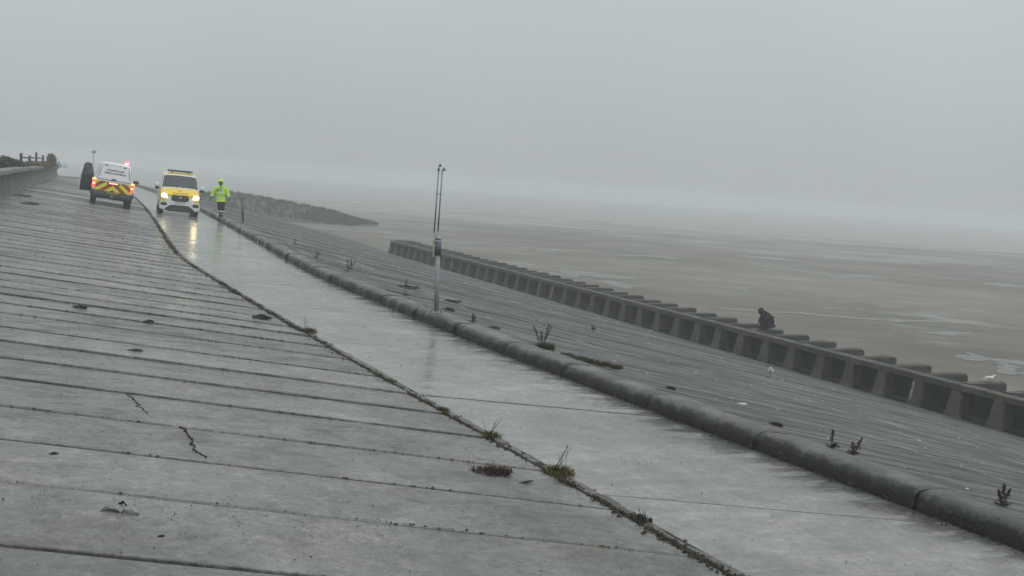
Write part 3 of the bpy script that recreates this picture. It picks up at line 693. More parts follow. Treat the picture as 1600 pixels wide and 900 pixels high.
# ---- yellow and white van, facing us
van = empty('van'); tag(van, 'yellow and white van with headlights on, coming along the wet promenade', 'van')
def hw(z): return .965 if z < .95 else .965 - (z - .95) * .155
def vring(y, zb, zt, ws):
    zs = zt - .07; z0 = zb + .12; L = [(0, zb), (.86 * ws, zb)]
    for f in (0, .38, .66, .9): z = z0 + (zs - z0) * f; L.append((hw(z) * ws, z))
    L += [((hw(zs) - .035) * ws, zs + .03), ((hw(zs) - .13) * ws, zt), ((hw(zs) * .55) * ws, zt + .022), (0, zt + .032)]
    return (y, L)
VR = [vring(*q) for q in ((2.50, .46, .70, .62), (2.47, .36, .84, .80), (2.40, .27, .96, .91), (2.22, .25, 1.05, .965), (1.95, .24, 1.15, .99), (1.62, .24, 1.26, 1.0), (1.28, .24, 1.58, 1.0), (.92, .24, 1.90, 1.0), (.55, .24, 2.0, 1.0), (-1.9, .24, 2.02, 1.0), (-2.40, .27, 1.97, .98), (-2.46, .4, 1.8, .95))]
vl = Loft(VR); vl.body('body', M['white_paint'], van)
vl.patch('nose_panel', .55, 2.6, 3.1, 14.9, M['yellow_paint'], van, off=.004, nu=5, nv=18)
vl.patch('bonnet', 1.05, 4.9, 5.0, 13.0, M['yellow_paint'], van, nu=12, nv=16)
ws_ = vl.patch('windscreen', 5.12, 6.86, 6.25, 11.75, M['glass'], van, nu=6, nv=12)
vl.patch('roof_panel', 7.12, 7.9, 6.5, 11.5, M['yellow_paint'], van, nu=3, nv=10)
for v0, v1 in ((4.1, 5.7), (12.3, 13.9)):
    vl.patch('side_window', 6.1, 8.3, v0, v1, M['glass'], van); vl.patch('side_panel', 7.6, 9.9, 2.6 if v0 < 9 else 14.2, 3.8 if v0 < 9 else 15.4, M['yellow_paint'], van)
for x in (-1, 1):                                                   # wipers
    bm_obj('wiper', tube_bm((x * .1, 1.60, 1.305), (x * .55, 1.45, 1.43), .012, .008, 5), M['trim'], ws_)
poly_plate('grille_surround', [(-.66, .665), (-.84, .74), (-.80, .90), (-.56, 1.0), (.56, 1.0), (.80, .90), (.84, .74), (.66, .665)][::-1], 2.40, M['yellow_paint'], van, .065, bev=.02)
gr = poly_plate('grille', [(-.36, .70), (-.44, .80), (-.36, .97), (.36, .97), (.44, .80), (.36, .70), (.2, .665), (-.2, .665)][::-1], 2.485, M['trim'], van, .035, bev=.008)
for z in (.73, .79, .85, .91): bm_obj('grille_bar', box_bm((.70, .012, .018), (0, 2.527, z)), M['trim2'], gr)
bm_obj('badge', ellipsoid_bm((0, 2.53, .86), (.085, .012, .035)), M['chrome'], gr)
bm_obj('emblem', ellipsoid_bm((0, 2.0, 1.175), (.09, .05, .012)), simple('emblem_brown', (.22, .08, .02), .5), van)
text_part('bonnet_lettering', 'COASTGUARD', .10, (0, 2.30, 1.058), (R(28), 0, R(180)), simple('bonnet_ink', (.30, .22, .03), .5), van, .72)
bmp = poly_plate('bumper', [(-.96, .30), (-.97, .62), (-.86, .655), (-.42, .63), (.42, .63), (.86, .655), (.97, .62), (.96, .30), (.80, .26), (-.80, .26)][::-1], 2.38, M['white_paint'], van, .115, bev=.03)
intake = poly_plate('lower_intake', [(-.72, .24), (-.68, .33), (-.42, .50), (.42, .50), (.68, .33), (.72, .24), (.5, .19), (-.5, .19)][::-1], 2.46, M['trim'], bmp, .055, bev=.008)
for z in (.27, .34, .41): bm_obj('intake_bar', box_bm((.95 - (z - .27) * 1.2, .01, .014), (0, 2.517, z)), M['trim2'], intake)
poly_plate('number_plate', [(-.26, .545), (-.26, .635), (.26, .635), (.26, .545)][::-1], 2.49, M['white_plate'], bmp, .02)
for x in (-1, 1):
    pts = [(x * .58, .50), (x * .66, .60), (x * .90, .59), (x * .90, .46), (x * .70, .44)]
    fo = poly_plate('fog_lamp', pts if x < 0 else pts[::-1], 2.47, M['trim'], bmp, .035); bm_obj('lens', ellipsoid_bm((x * .76, 2.508, .52), (.05, .012, .04)), M['trim2'], fo)
    h = bm_obj('headlight', ellipsoid_bm((x * .70, 2.385, .865), (.20, .10, .125), rot=Matrix.Rotation(x * R(-24), 4, 'Y')), M['headlamp_bright'] if x < 0 else M['headlamp'], van, True)
    mr = bm_obj('mirror', box_bm((.20, .12, .20), (x * 1.10, 1.25, 1.38), bev=.05, seg=3), M['white_paint'], van, True)
    bm_obj('mirror_base', box_bm((.22, .10, .13), (x * 1.08, 1.26, 1.23), bev=.04, seg=2), M['trim'], mr, True)
    bm_obj('wheel_arch', box_bm((.05, .86, .40), (x * .945, 1.52, .46), bev=.02), M['trim'], van)
    for y in (1.52, -1.4): wheel(van, x * .84, y, .345, .225)
lb = bm_obj('light_bar', box_bm((1.22, .26, .085), (0, .55, 2.105), bev=.025, seg=2), M['trim'], van)
for x in (-.42, 0, .42): bm_obj('lens', box_bm((.24, .02, .045), (x, .686, 2.108), bev=.006), M['trim2'], lb)
for x in (-.4, .4): bm_obj('foot', box_bm((.07, .12, .08), (x, .55, 2.045), bev=.01), M['trim'], lb)
vh = R(21.0); van_c = (55.7 + 1.5, 2.25)
place(van, 57.1, 2.36, z_path(57.1, 2.36), vh + math.pi, -.038)
van.scale = (1.0, 1.0, 1.05)

# ---- white pickup with hardtop, seen from behind on the apron
pk = empty('pickup_truck'); tag(pk, 'white pickup truck with red and yellow chevrons and an open door, on the apron', 'pickup truck')
def pring(y, zb, zt, hwid, k=1.0):
    return (y, [(0, zb), (.80 * hwid, zb), (hwid * .97, zb + .06), (hwid, zb + (zt - zb) * .45), (hwid * .985, zt - .05), (hwid * .95, zt), (0, zt + .005)])
pb = Loft([pring(-2.56, .68, 1.16, .90), pring(-2.50, .60, 1.18, .94), pring(-1.0, .52, 1.18, .955), pring(1.2, .50, 1.18, .955), pring(2.2, .50, 1.12, .94), pring(2.6, .55, 1.0, .86)])
pb.body('body', M['white_paint'], pk)
def cring(y, zt, top, bot=.90):
    z0 = 1.17; return (y, [(0, z0), (bot, z0), (bot - .02, z0 + .12), (top + (bot - top) * .36, z0 + (zt - z0) * .62), (top + .035, zt - .09), (top - .06, zt), (0, zt + .03)])
ct = Loft([(-2.53, [(0, 1.17), (.885, 1.17), (.88, 1.19), (.87, 1.20), (.86, 1.21), (.8, 1.215), (0, 1.22)]), cring(-2.30, 2.02, .64), cring(-2.12, 2.09, .665), cring(-.75, 2.11, .67)])
ct.body('hardtop', M['white_paint'], pk)
cb = Loft([cring(-.74, 1.94, .66), cring(-.2, 2.0, .67), cring(.5, 1.96, .66), (1.35, [(0, 1.17), (.88, 1.17), (.86, 1.18), (.84, 1.2), (.82, 1.22), (.7, 1.23), (0, 1.24)])])
cb.body('cab', M['white_paint'], pk)
for v0, v1 in ((2.15, 3.9), (8.1, 9.85)):
    ct.patch('side_window', 1.6, 2.8, v0, v1, M['glass'], pk); cb.patch('side_window', .3, 1.8, v0, v1, M['glass'], pk)
# rear hatch: a frame on the sloping back of the hardtop
def back(z): return -2.545 + (z - 1.20) * .27
def hatch_poly(name, pts, mat, parent, off, th):
    bm = bmesh.new(); A = [bm.verts.new((x, back(z) - off, z)) for x, z in pts]; B = [bm.verts.new((x, back(z) - off + th, z)) for x, z in pts]; n = len(pts)
    bm.faces.new(A); bm.faces.new(B[::-1])
    for i in range(n): bm.faces.new((A[i], B[i], B[(i + 1) % n], A[(i + 1) % n]))
    return bm_obj(name, bm, mat, parent)
M['seal'] = simple('hatch_seal', (0.16, 0.165, 0.17), .6)
M['hatch'] = simple('hatch_white', (0.70, 0.71, 0.73), .35, var=.05)
seal = hatch_poly('hatch_seal', [(-.815, 1.24), (.815, 1.24), (.60, 1.975), (-.60, 1.975)], M['seal'], pk, .012, .02)
ha = hatch_poly('hatch', [(-.785, 1.265), (.785, 1.265), (.575, 1.955), (-.575, 1.955)], M['hatch'], pk, .022, .02)
slope = math.atan(.27)
text_part('lettering', 'COASTGUARD', .115, (0.02, back(1.72) - .027, 1.72), (R(90) - slope, 0, 0), M['ink'], ha, .80)
text_part('lettering', 'SEARCH AND RESCUE', .105, (0.02, back(1.58) - .027, 1.58), (R(90) - slope, 0, 0), M['ink'], ha, .96)
bm_obj('hatch_handle', box_bm((.20, .04, .055), (0, back(1.30) - .04, 1.30), bev=.01), M['trim'], ha)
for x in (-1, 1):
    bm_obj('hinge', box_bm((.09, .03, .05), (x * .42, back(1.93) - .03, 1.935), bev=.008), M['trim'], ha)
    bm_obj('gas_strut', tube_bm((x * .70, back(1.33) - .03, 1.36), (x * .61, back(1.72) - .03, 1.72), .012, .012, 6), M['seal'], ha)
def clip(poly, f):
    out = []
    for i in range(len(poly)):
        a, b = poly[i], poly[(i + 1) % len(poly)]; fa, fb = f(a), f(b)
        if fa >= 0: out.append(a)
        if (fa >= 0) != (fb >= 0): k_ = fa / (fa - fb); out.append((a[0] + (b[0] - a[0]) * k_, a[1] + (b[1] - a[1]) * k_))
    return out
tg = poly_plate('tailgate', [(-.78, .69), (.78, .69), (.80, 1.165), (-.80, 1.165)], -2.60, M['red_film'], pk, .05, bev=.008)
for kk in range(4):                                                  # chevrons, points up
    z1 = 1.00 + kk * .40; z0 = z1 - .195
    for sg in (-1, 1):
        poly = [(0, .70), (.77, .70), (.79, 1.155), (0, 1.155)]
        poly = clip(poly, lambda q: z1 - .78 * q[0] - q[1]); poly = clip(poly, lambda q: q[1] - (z0 - .78 * q[0])) if poly else poly
        if len(poly) > 2:
            poly = [(sg * x, z) for x, z in poly]; poly_plate('chevron', poly if sg > 0 else poly[::-1], -2.606, M['lime_film'], tg, .004)
hp = poly_plate('handle_panel', [(-.27, 1.02), (.27, 1.02), (.30, 1.15), (-.30, 1.15)], -2.625, M['red_film'], tg, .03, bev=.006)
bm_obj('brake_light', box_bm((.40, .02, .05), (0, -2.632, 1.10), bev=.006), M['lens_hot'], hp)
for x in (-1, 1):
    tl = bm_obj('tail_light', box_bm((.17, .10, .36), (x * .865, -2.54, .985), bev=.03, seg=2), M['lens_red'], pk, True)
    bm_obj('bulb_window', box_bm((.12, .02, .09), (x * .865, -2.598, 1.00), bev=.008), M['lens_hot'], tl)
    bm_obj('indicator', box_bm((.17, .06, .10), (x * .87, -2.53, 1.205), bev=.02), M['lens_amber'], tl)
    for y in (-1.75, 1.6): wheel(pk, x * .80, y, .39, .27)
    bm_obj('wheel_arch', box_bm((.05, 1.0, .34), (x * .945, -1.75, .62), bev=.03), M['trim'], pk)
bu = bm_obj('bumper', box_bm((1.80, .22, .27), (0, -2.62, .54), bev=.03, seg=2), M['trim'], pk)
for x in (-.58, .58): bm_obj('step_pad', box_bm((.46, .03, .11), (x, -2.735, .58), bev=.008), M['trim2'], bu)
poly_plate('number_plate', [(-.27, .58), (.27, .58), (.27, .675), (-.27, .675)], -2.755, M['yellow_plate'], bu, .015)
bm_obj('tow_ball', ellipsoid_bm((0, -2.82, .47), (.06, .06, .07)), M['rim'], bu); bm_obj('tow_bar', box_bm((.12, .2, .08), (0, -2.72, .42)), M['trim'], bu)
bm_obj('axle', tube_bm((-.7, -1.75, .39), (.7, -1.75, .39), .07, .07, 10), M['trim'], pk)
bm_obj('underside', box_bm((1.4, 4.2, .14), (0, 0, .50)), M['trim'], pk)
bc = bm_obj('beacon', ellipsoid_bm((.47, -2.05, 2.17), (.105, .105, .12)), M['beacon'], pk, True)
bm_obj('beacon_core', ellipsoid_bm((.47, -2.165, 2.15), (.06, .02, .035)), M['beacon_core'], bc); bm_obj('beacon_base', tube_bm((.47, -2.05, 2.05), (.47, -2.05, 2.12), .11, .10, 14), M['trim'], bc)
bm_obj('mirror', ellipsoid_bm((1.10, .85, 1.30), (.15, .07, .10)), simple('mirror_dark', (.05, .045, .055), .4), pk, True)
bm_obj('mirror_arm', tube_bm((.92, .85, 1.24), (1.02, .85, 1.27), .03, .025, 6), M['trim'], pk)
# open nearside door, hinged at its front edge
dr = empty('door', (-.95, .95, 0), (0, 0, R(-31))); dr.parent = pk
def door_poly(name, pts, x0, x1, mat, parent, bev=.012):
    bm = bmesh.new(); A = [bm.verts.new((x0, y, z)) for y, z in pts]; B = [bm.verts.new((x1, y, z)) for y, z in pts]; n = len(pts)
    bm.faces.new(A); bm.faces.new(B[::-1])
    for i in range(n): bm.faces.new((A[i], B[i], B[(i + 1) % n], A[(i + 1) % n]))
    bmesh.ops.bevel(bm, geom=bm.edges[:], offset=bev, segments=2, affect='EDGES'); return bm_obj(name, bm, mat, parent)
dp = [(0, .50), (-1.08, .50), (-1.14, .66), (-1.12, 1.25), (-.95, 1.86), (-.78, 1.95), (-.35, 1.93), (0, 1.30)]
door_poly('door_skin', dp, -.07, -.02, M['white_paint'], dr)
door_poly('door_lining', [(y * .90 - .02, 1.2 + (z - 1.2) * .95) for y, z in dp], -.02, .045, M['trim'], dr)
door_poly('door_window', [(-.10, 1.30), (-1.0, 1.30), (-.86, 1.80), (-.74, 1.86), (-.36, 1.84)], .045, .052, M['glass'], dr, .002)
bm_obj('armrest', box_bm((.08, .5, .09), (.075, -.6, 1.0), bev=.02), M['trim2'], dr)
place(pk, 58.55, -.80, z_apron(58.55, -.80), R(22.0), -.115)
pk.scale = (1.03, 1.03, 1.03)

# ------------------------------------------------------------------ people
M['skin'] = simple('skin', (0.36, 0.22, 0.16), 0.55, var=.06)
M['hivis'] = simple('hivis_yellow', (0.52, 0.86, 0.03), 0.6, var=.10, scale=9, bump=.25, emit=(0.5, 0.9, 0.02), es=0.0)
M['reflect'] = simple('reflective_band', (0.70, 0.74, 0.70), 0.35, var=.08)
M['dark_cloth'] = simple('dark_trousers', (0.016, 0.017, 0.02), 0.8, bump=.3)
M['coat_dark'] = simple('dark_coat', (0.005, 0.008, 0.009), 0.8, bump=.3, scale=8)
M['boot'] = simple('boot_black', (0.01, 0.01, 0.01), 0.5)
def skin(name, joints, bones, mat, parent, root=0, sub=2):
    """joints: {key: (x, y, z, radius[, radius_y])}; bones: key pairs -> one continuous tapered surface"""
    keys = list(joints); me = bpy.data.meshes.new(name)
    me.from_pydata([joints[q][:3] for q in keys], [(keys.index(a), keys.index(b)) for a, b in bones], [])
    o = bpy.data.objects.new('tmp_skin', me); C.objects.link(o)
    md = o.modifiers.new('skin', 'SKIN'); md.use_smooth_shade = True
    for i, q in enumerate(keys):
        r = joints[q][3]; r2 = joints[q][4] if len(joints[q]) > 4 else r
        me.skin_vertices[0].data[i].radius = (r, r2); me.skin_vertices[0].data[i].use_root = (i == root)
    ms = o.modifiers.new('sub', 'SUBSURF'); ms.levels = sub; ms.render_levels = sub
    bpy.context.view_layer.update(); dg = bpy.context.evaluated_depsgraph_get()
    out = bpy.data.meshes.new_from_object(o.evaluated_get(dg)); bpy.data.objects.remove(o); out.name = name; out.materials.clear()
    return link_mesh(name, out, mat, parent, True)
def hand(parent, wrist, d, side, mat):
    """palm and five curled fingers; d = direction of the forearm, side = which way the thumb points"""
    wrist, d, side = Vector(wrist), Vector(d).normalized(), Vector(side).normalized(); nrm = d.cross(side).normalized()
    bm = bmesh.new(); c = wrist + d * .05
    m = Matrix((side, nrm, d)).transposed().to_4x4(); m.translation = c
    pb_ = box_bm((.085, .034, .105), bev=.014, seg=2); pb_.transform(m); tmp = bpy.data.meshes.new('t'); pb_.to_mesh(tmp); pb_.free(); bm.from_mesh(tmp); bpy.data.meshes.remove(tmp)
    for i, L_ in enumerate((.072, .082, .078, .06)):
        a = c + d * .045 + side * (.030 - i * .021); b = a + d * L_ * .5 + nrm * .008; e = b + d * L_ * .38 + nrm * .026
        tube_bm(a, b, .0105, .0095, 6, bm); tube_bm(b, e, .0095, .0075, 6, bm)
    a = c - d * .02 + side * .038; b = a + d * .035 + side * .026; e = b + d * .032 + side * .004 + nrm * .008
    tube_bm(a, b, .0125, .011, 6, bm); tube_bm(b, e, .011, .0085, 6, bm)
    return bm_obj('glove', bm, mat, parent, True)
# walker in a hooded hi-vis coat; local -y faces us
wk = empty('person', P(53.4, 4.0, z_kerb(53.4) + .02), (0, R(-2.5), R(12)))
tag(wk, 'person in hooded yellow hi-vis coat and dark trousers walking on the kerb beside the van', 'person')
bodyJ = {'pelvis': (0, 0, .95, .135, .10), 'waist': (0, 0, 1.12, .125, .09), 'chest': (0, 0, 1.34, .15, .10), 'neck': (0, -.01, 1.52, .055), 'head0': (0, -.02, 1.62, .075), 'head1': (0, -.02, 1.74, .085),
         'shL': (.18, 0, 1.44, .065), 'elL': (.30, .02, 1.17, .045), 'wrL': (.36, -.06, .93, .032), 'shR': (-.18, 0, 1.44, .065), 'elR': (-.33, .03, 1.18, .045), 'wrR': (-.42, -.03, .95, .032),
         'hpL': (.09, 0, .90, .085), 'knL': (.10, -.06, .50, .06), 'anL': (.06, -.08, .10, .04), 'hpR': (-.09, 0, .90, .085), 'knR': (-.08, .02, .50, .06), 'anR': (-.06, .14, .12, .04)}
bb = [('pelvis', 'waist'), ('waist', 'chest'), ('chest', 'neck'), ('neck', 'head0'), ('head0', 'head1'), ('chest', 'shL'), ('shL', 'elL'), ('elL', 'wrL'), ('chest', 'shR'), ('shR', 'elR'), ('elR', 'wrR'), ('pelvis', 'hpL'), ('hpL', 'knL'), ('knL', 'anL'), ('pelvis', 'hpR'), ('hpR', 'knR'), ('knR', 'anR')]
skin('body', bodyJ, bb, M['skin'], wk)
jk = skin('jacket', {'hem': (0, 0, .80, .215, .165), 'hip': (0, 0, .93, .215, .168), 'waist': (0, 0, 1.10, .205, .16), 'chest': (0, 0, 1.33, .215, .165), 'col': (0, 0, 1.52, .12, .12), 'shL': (.20, 0, 1.42, .115), 'elL': (.33, .02, 1.17, .098), 'wrL': (.39, -.06, .96, .078), 'shR': (-.20, 0, 1.42, .115), 'elR': (-.36, .03, 1.18, .098), 'wrR': (-.44, -.03, .98, .078)},
          [('hem', 'hip'), ('hip', 'waist'), ('waist', 'chest'), ('chest', 'col'), ('chest', 'shL'), ('shL', 'elL'), ('elL', 'wrL'), ('chest', 'shR'), ('shR', 'elR'), ('elR', 'wrR')], M['hivis'], wk, root=1)
hd = bmesh.new(); bmesh.ops.create_uvsphere(hd, u_segments=20, v_segments=14, radius=1)
for v in hd.verts:
    v.co = Vector((v.co.x * .135, v.co.y * .15 + .005, v.co.z * .165 + 1.70))
bmesh.ops.delete(hd, geom=[f for f in hd.faces if f.calc_center_median().y < -.075 and abs(f.calc_center_median().x) < .085 and 1.57 < f.calc_center_median().z < 1.735], context='FACES')
bm_obj('hood', hd, M['hivis'], wk, True)
bm_obj('cap_peak', ellipsoid_bm((0, -.14, 1.745), (.10, .06, .018)), M['hivis'], wk, True)
bm_obj('chin_cloth', ellipsoid_bm((0, -.085, 1.58), (.075, .06, .05)), M['dark_cloth'], wk, True)  # dark rounded piece set just below the mouth
for x in (-.032, .032): bm_obj('eye', ellipsoid_bm((x, -.108, 1.70), (.013, .008, .009)), M['boot'], wk)
bm_obj('nose', ellipsoid_bm((0, -.12, 1.668), (.015, .02, .026)), M['skin'], wk, True); bm_obj('mouth', ellipsoid_bm((0, -.112, 1.628), (.026, .006, .006)), simple('lips', (.2, .08, .07), .5), wk)
def band(name, c0, c1, r0, r1, ry, parent, mat=None, seg=20):
    bm = bmesh.new(); rr = []
    for z, r in ((c0, r0), (c1, r1)): rr.append([bm.verts.new((r * math.cos(2 * math.pi * i / seg), ry * math.sin(2 * math.pi * i / seg), z)) for i in range(seg)])
    for i in range(seg): bm.faces.new((rr[0][i], rr[0][(i + 1) % seg], rr[1][(i + 1) % seg], rr[1][i]))
    return bm_obj(name, bm, mat or M['reflect'], parent, True)
band('reflective_band', .88, .92, .232, .232, .185, jk); band('reflective_band', 1.10, 1.145, .225, .225, .178, jk)
for x in (-.085, .085): bm_obj('reflective_brace', box_bm((.045, .01, .30), (x, -.182, 1.28), rot=(R(-4), 0, 0)), M['reflect'], jk)
bm_obj('zip', box_bm((.03, .01, .26), (.01, -.186, 1.38), rot=(R(-10), 0, 0)), M['dark_cloth'], jk); bm_obj('radio', box_bm((.07, .04, .13), (-.13, -.190, 1.31), bev=.01), M['boot'], jk)
for sgn, w0, w1 in ((1, Vector((.39, -.06, .95)), Vector((.33, .02, 1.17))), (-1, Vector((-.44, -.03, .97)), Vector((-.36, .03, 1.18)))):
    bm_obj('cuff_band', tube_bm(w0.lerp(w1, .12), w0.lerp(w1, .30), .092, .096, 14), M['reflect'], jk, True)
    hand(wk, w0 + (w0 - w1).normalized() * .02, w0 - w1, (-sgn * .3, -1, 0), M['boot'])
tr = skin('trousers', {'w': (0, 0, .98, .15, .115), 'hpL': (.095, 0, .86, .115), 'knL': (.10, -.06, .50, .10), 'anL': (.062, -.08, .15, .098), 'hpR': (-.095, 0, .86, .115), 'knR': (-.08, .02, .50, .10), 'anR': (-.062, .13, .17, .098)},
          [('w', 'hpL'), ('hpL', 'knL'), ('knL', 'anL'), ('w', 'hpR'), ('hpR', 'knR'), ('knR', 'anR')], M['dark_cloth'], wk)
bm_obj('ankle_band', tube_bm((.066, -.079, .23), (.072, -.076, .29), .112, .112, 14), M['reflect'], tr, True); bm_obj('ankle_band', tube_bm((-.066, .11, .25), (-.07, .10, .31), .112, .112, 14), M['reflect'], tr, True)
for x, y, a in ((.06, -.11, 0), (-.06, .11, 18)):
    bb_ = box_bm((.105, .28, .11), (0, -.03, .055), bev=.035, seg=2); bb_.transform(Matrix.Translation((x, y, .0 if a == 0 else .03)) @ Matrix.Rotation(R(a), 4, 'X')); bm_obj('boot', bb_, M['boot'], wk, True)

# figure in a dark coat, bent forward on the far side of the breaker
cr_top = ZFOOT + 1.10
cr = empty('person', P(35.75, 23.85, cr_top), (0, 0, R(12))); tag(cr, 'person in a dark hooded coat crouching on the wave breaker', 'person')
# local x: facing direction is -x towards the pole side
crJ = {'pelvis': (.10, 0, .26, .15, .14), 'waist': (.06, 0, .42, .15, .14), 'chest': (-.06, 0, .58, .15, .15), 'neck': (-.19, 0, .64, .06), 'head0': (-.25, 0, .67, .075), 'head1': (-.30, 0, .74, .085),
       'shL': (-.06, .17, .60, .07), 'elL': (-.13, .22, .38, .05), 'wrL': (-.24, .14, .20, .035), 'shR': (-.06, -.17, .60, .07), 'elR': (-.13, -.22, .38, .05), 'wrR': (-.24, -.14, .20, .035),
       'hpL': (.08, .10, .24, .09), 'knL': (-.20, .14, .34, .07), 'anL': (-.10, .13, .07, .045), 'hpR': (.08, -.10, .24, .09), 'knR': (-.20, -.14, .34, .07), 'anR': (-.10, -.13, .07, .045)}
skin('body', crJ, bb, M['skin'], cr)
skin('trousers', {q: (*crJ[q][:3], crJ[q][3] + .025) for q in ('pelvis', 'hpL', 'knL', 'anL', 'hpR', 'knR', 'anR')}, [('pelvis', 'hpL'), ('hpL', 'knL'), ('knL', 'anL'), ('pelvis', 'hpR'), ('hpR', 'knR'), ('knR', 'anR')], M['dark_cloth'], cr)
skin('coat', {'hem': (.15, 0, .13, .20, .19), 'pelvis': (.11, 0, .28, .21, .20), 'waist': (.06, 0, .44, .205, .20), 'chest': (-.06, 0, .60, .19, .20), 'col': (-.17, 0, .67, .115), 'shL': (-.06, .18, .60, .105), 'elL': (-.14, .23, .38, .085), 'wrL': (-.24, .15, .22, .065), 'shR': (-.06, -.18, .60, .105), 'elR': (-.14, -.23, .38, .085), 'wrR': (-.24, -.15, .22, .065)},
     [('hem', 'pelvis'), ('pelvis', 'waist'), ('waist', 'chest'), ('chest', 'col'), ('chest', 'shL'), ('shL', 'elL'), ('elL', 'wrL'), ('chest', 'shR'), ('shR', 'elR'), ('elR', 'wrR')], M['coat_dark'], cr, root=1)
cr.scale = (1.06, 1.06, 1.06)
hb = ellipsoid_bm((-.27, 0, .72), (.13, .125, .14), u=20, v=14)
bmesh.ops.delete(hb, geom=[f for f in hb.faces if f.calc_center_median().x < -.35 and abs(f.calc_center_median().y) < .075 and .62 < f.calc_center_median().z < .75], context='FACES')
bm_obj('hood', hb, M['coat_dark'], cr, True)
bm_obj('nose', ellipsoid_bm((-.385, 0, .68), (.02, .014, .024)), M['skin'], cr, True)
for y in (-.03, .03): bm_obj('eye', ellipsoid_bm((-.375, y, .71), (.008, .012, .009)), M['boot'], cr)
for sg in (-1, 1):
    hand(cr, (-.25, .15 * sg, .20), (-.5, 0, -.85), (0, -sg, 0), M['boot'])
    bo = box_bm((.27, .10, .10), (-.14, .13 * sg, .05), bev=.03, seg=2); bm_obj('boot', bo, M['boot'], cr, True)

# ------------------------------------------------------------------ birds
def bird(name, label, s, t, z, rot, k, body, wing, head, beak, leg, cat='bird'):
    e = empty(name, P(s, t, z), (0, 0, rot)); e.scale = (k, k, k); tag(e, label, cat)
    bm = bmesh.new(); rr = []                       # body, neck and head as one lofted skin along x
    st_ = [(-.26, .19, .010, .008), (-.20, .20, .032, .022), (-.10, .205, .066, .060), (0, .205, .078, .078), (.09, .22, .066, .074), (.15, .255, .045, .052), (.185, .295, .038, .040), (.215, .325, .043, .042), (.25, .33, .032, .032), (.272, .325, .012, .012)]
    for x, zc, ry, rz in st_: rr.append([bm.verts.new((x, ry * math.cos(a), zc + rz * math.sin(a))) for a in np.linspace(0, 2 * math.pi, 13)[:-1]])
    for a, b in zip(rr[:-1], rr[1:]):
        for i in range(12): bm.faces.new((a[i], a[(i + 1) % 12], b[(i + 1) % 12], b[i]))
    bm.faces.new(rr[0]); bm.faces.new(rr[-1][::-1]); bm_obj('body', bm, body, e, True)
    for sg in (-1, 1):
        bm_obj('wing', ellipsoid_bm((-.06, sg * .066, .215), (.17, .02, .055), rot=Matrix.Rotation(R(8), 4, 'Y')), wing, e, True)
        bm = tube_bm((0, sg * .03, .15), (.005, sg * .032, .01), .008, .007, 6); tube_bm((-.02, sg * .032, .006), (.05, sg * .04, .006), .006, .005, 5, bm); bm_obj('leg', bm, leg, e)
        bm_obj('eye', ellipsoid_bm((.232, sg * .036, .338), (.007, .004, .007)), M['boot'], e)
    bm_obj('beak', tube_bm((.265, 0, .325), (.325, 0, .316), .014, .003, 6), beak, e)
    bm = bmesh.new(); q = [bm.verts.new(p) for p in ((-.22, -.03, .20), (-.22, .03, .20), (-.36, .04, .185), (-.36, -.04, .185), (-.22, -.03, .185), (-.22, .03, .185), (-.36, .04, .175), (-.36, -.04, .175))]
    for f in ((0, 1, 2, 3), (7, 6, 5, 4), (0, 4, 5, 1), (1, 5, 6, 2), (2, 6, 7, 3), (3, 7, 4, 0)): bm.faces.new([q[i] for i in f])
    bm_obj('tail', bm, wing, e); return e
M['plum_black'] = simple('black_plumage', (0.008, 0.008, 0.010), .5); M['plum_white'] = simple('white_plumage', (0.74, 0.75, 0.76), .7); M['plum_grey'] = simple('grey_plumage', (0.42, 0.44, 0.47), .7)
M['beak_y'] = simple('beak_yellow', (.5, .3, .03), .5); M['leg_pink'] = simple('leg_pink', (.35, .2, .16), .5)
bird('crow', 'small black bird standing alone on the lower slope', 26.2, 9.8, z_low(26.2, 9.8), R(100), .62, M['plum_black'], M['plum_black'], M['plum_black'], M['plum_black'], M['plum_black'])
bird('gull', 'white gull standing on the slope in front of the wave breaker', 23.7, 14.15, z_low(23.7, 14.15), R(-105), .85, M['plum_white'], M['plum_grey'], M['plum_white'], M['beak_y'], M['leg_pink'])
bird('gull', 'white gull perched on top of the wave breaker', cols[9] + 1.615, bt(24.5) + 1.55, ZFOOT + 1.10, R(15), .72, M['plum_white'], M['plum_white'], M['plum_white'], M['beak_y'], M['leg_pink'])

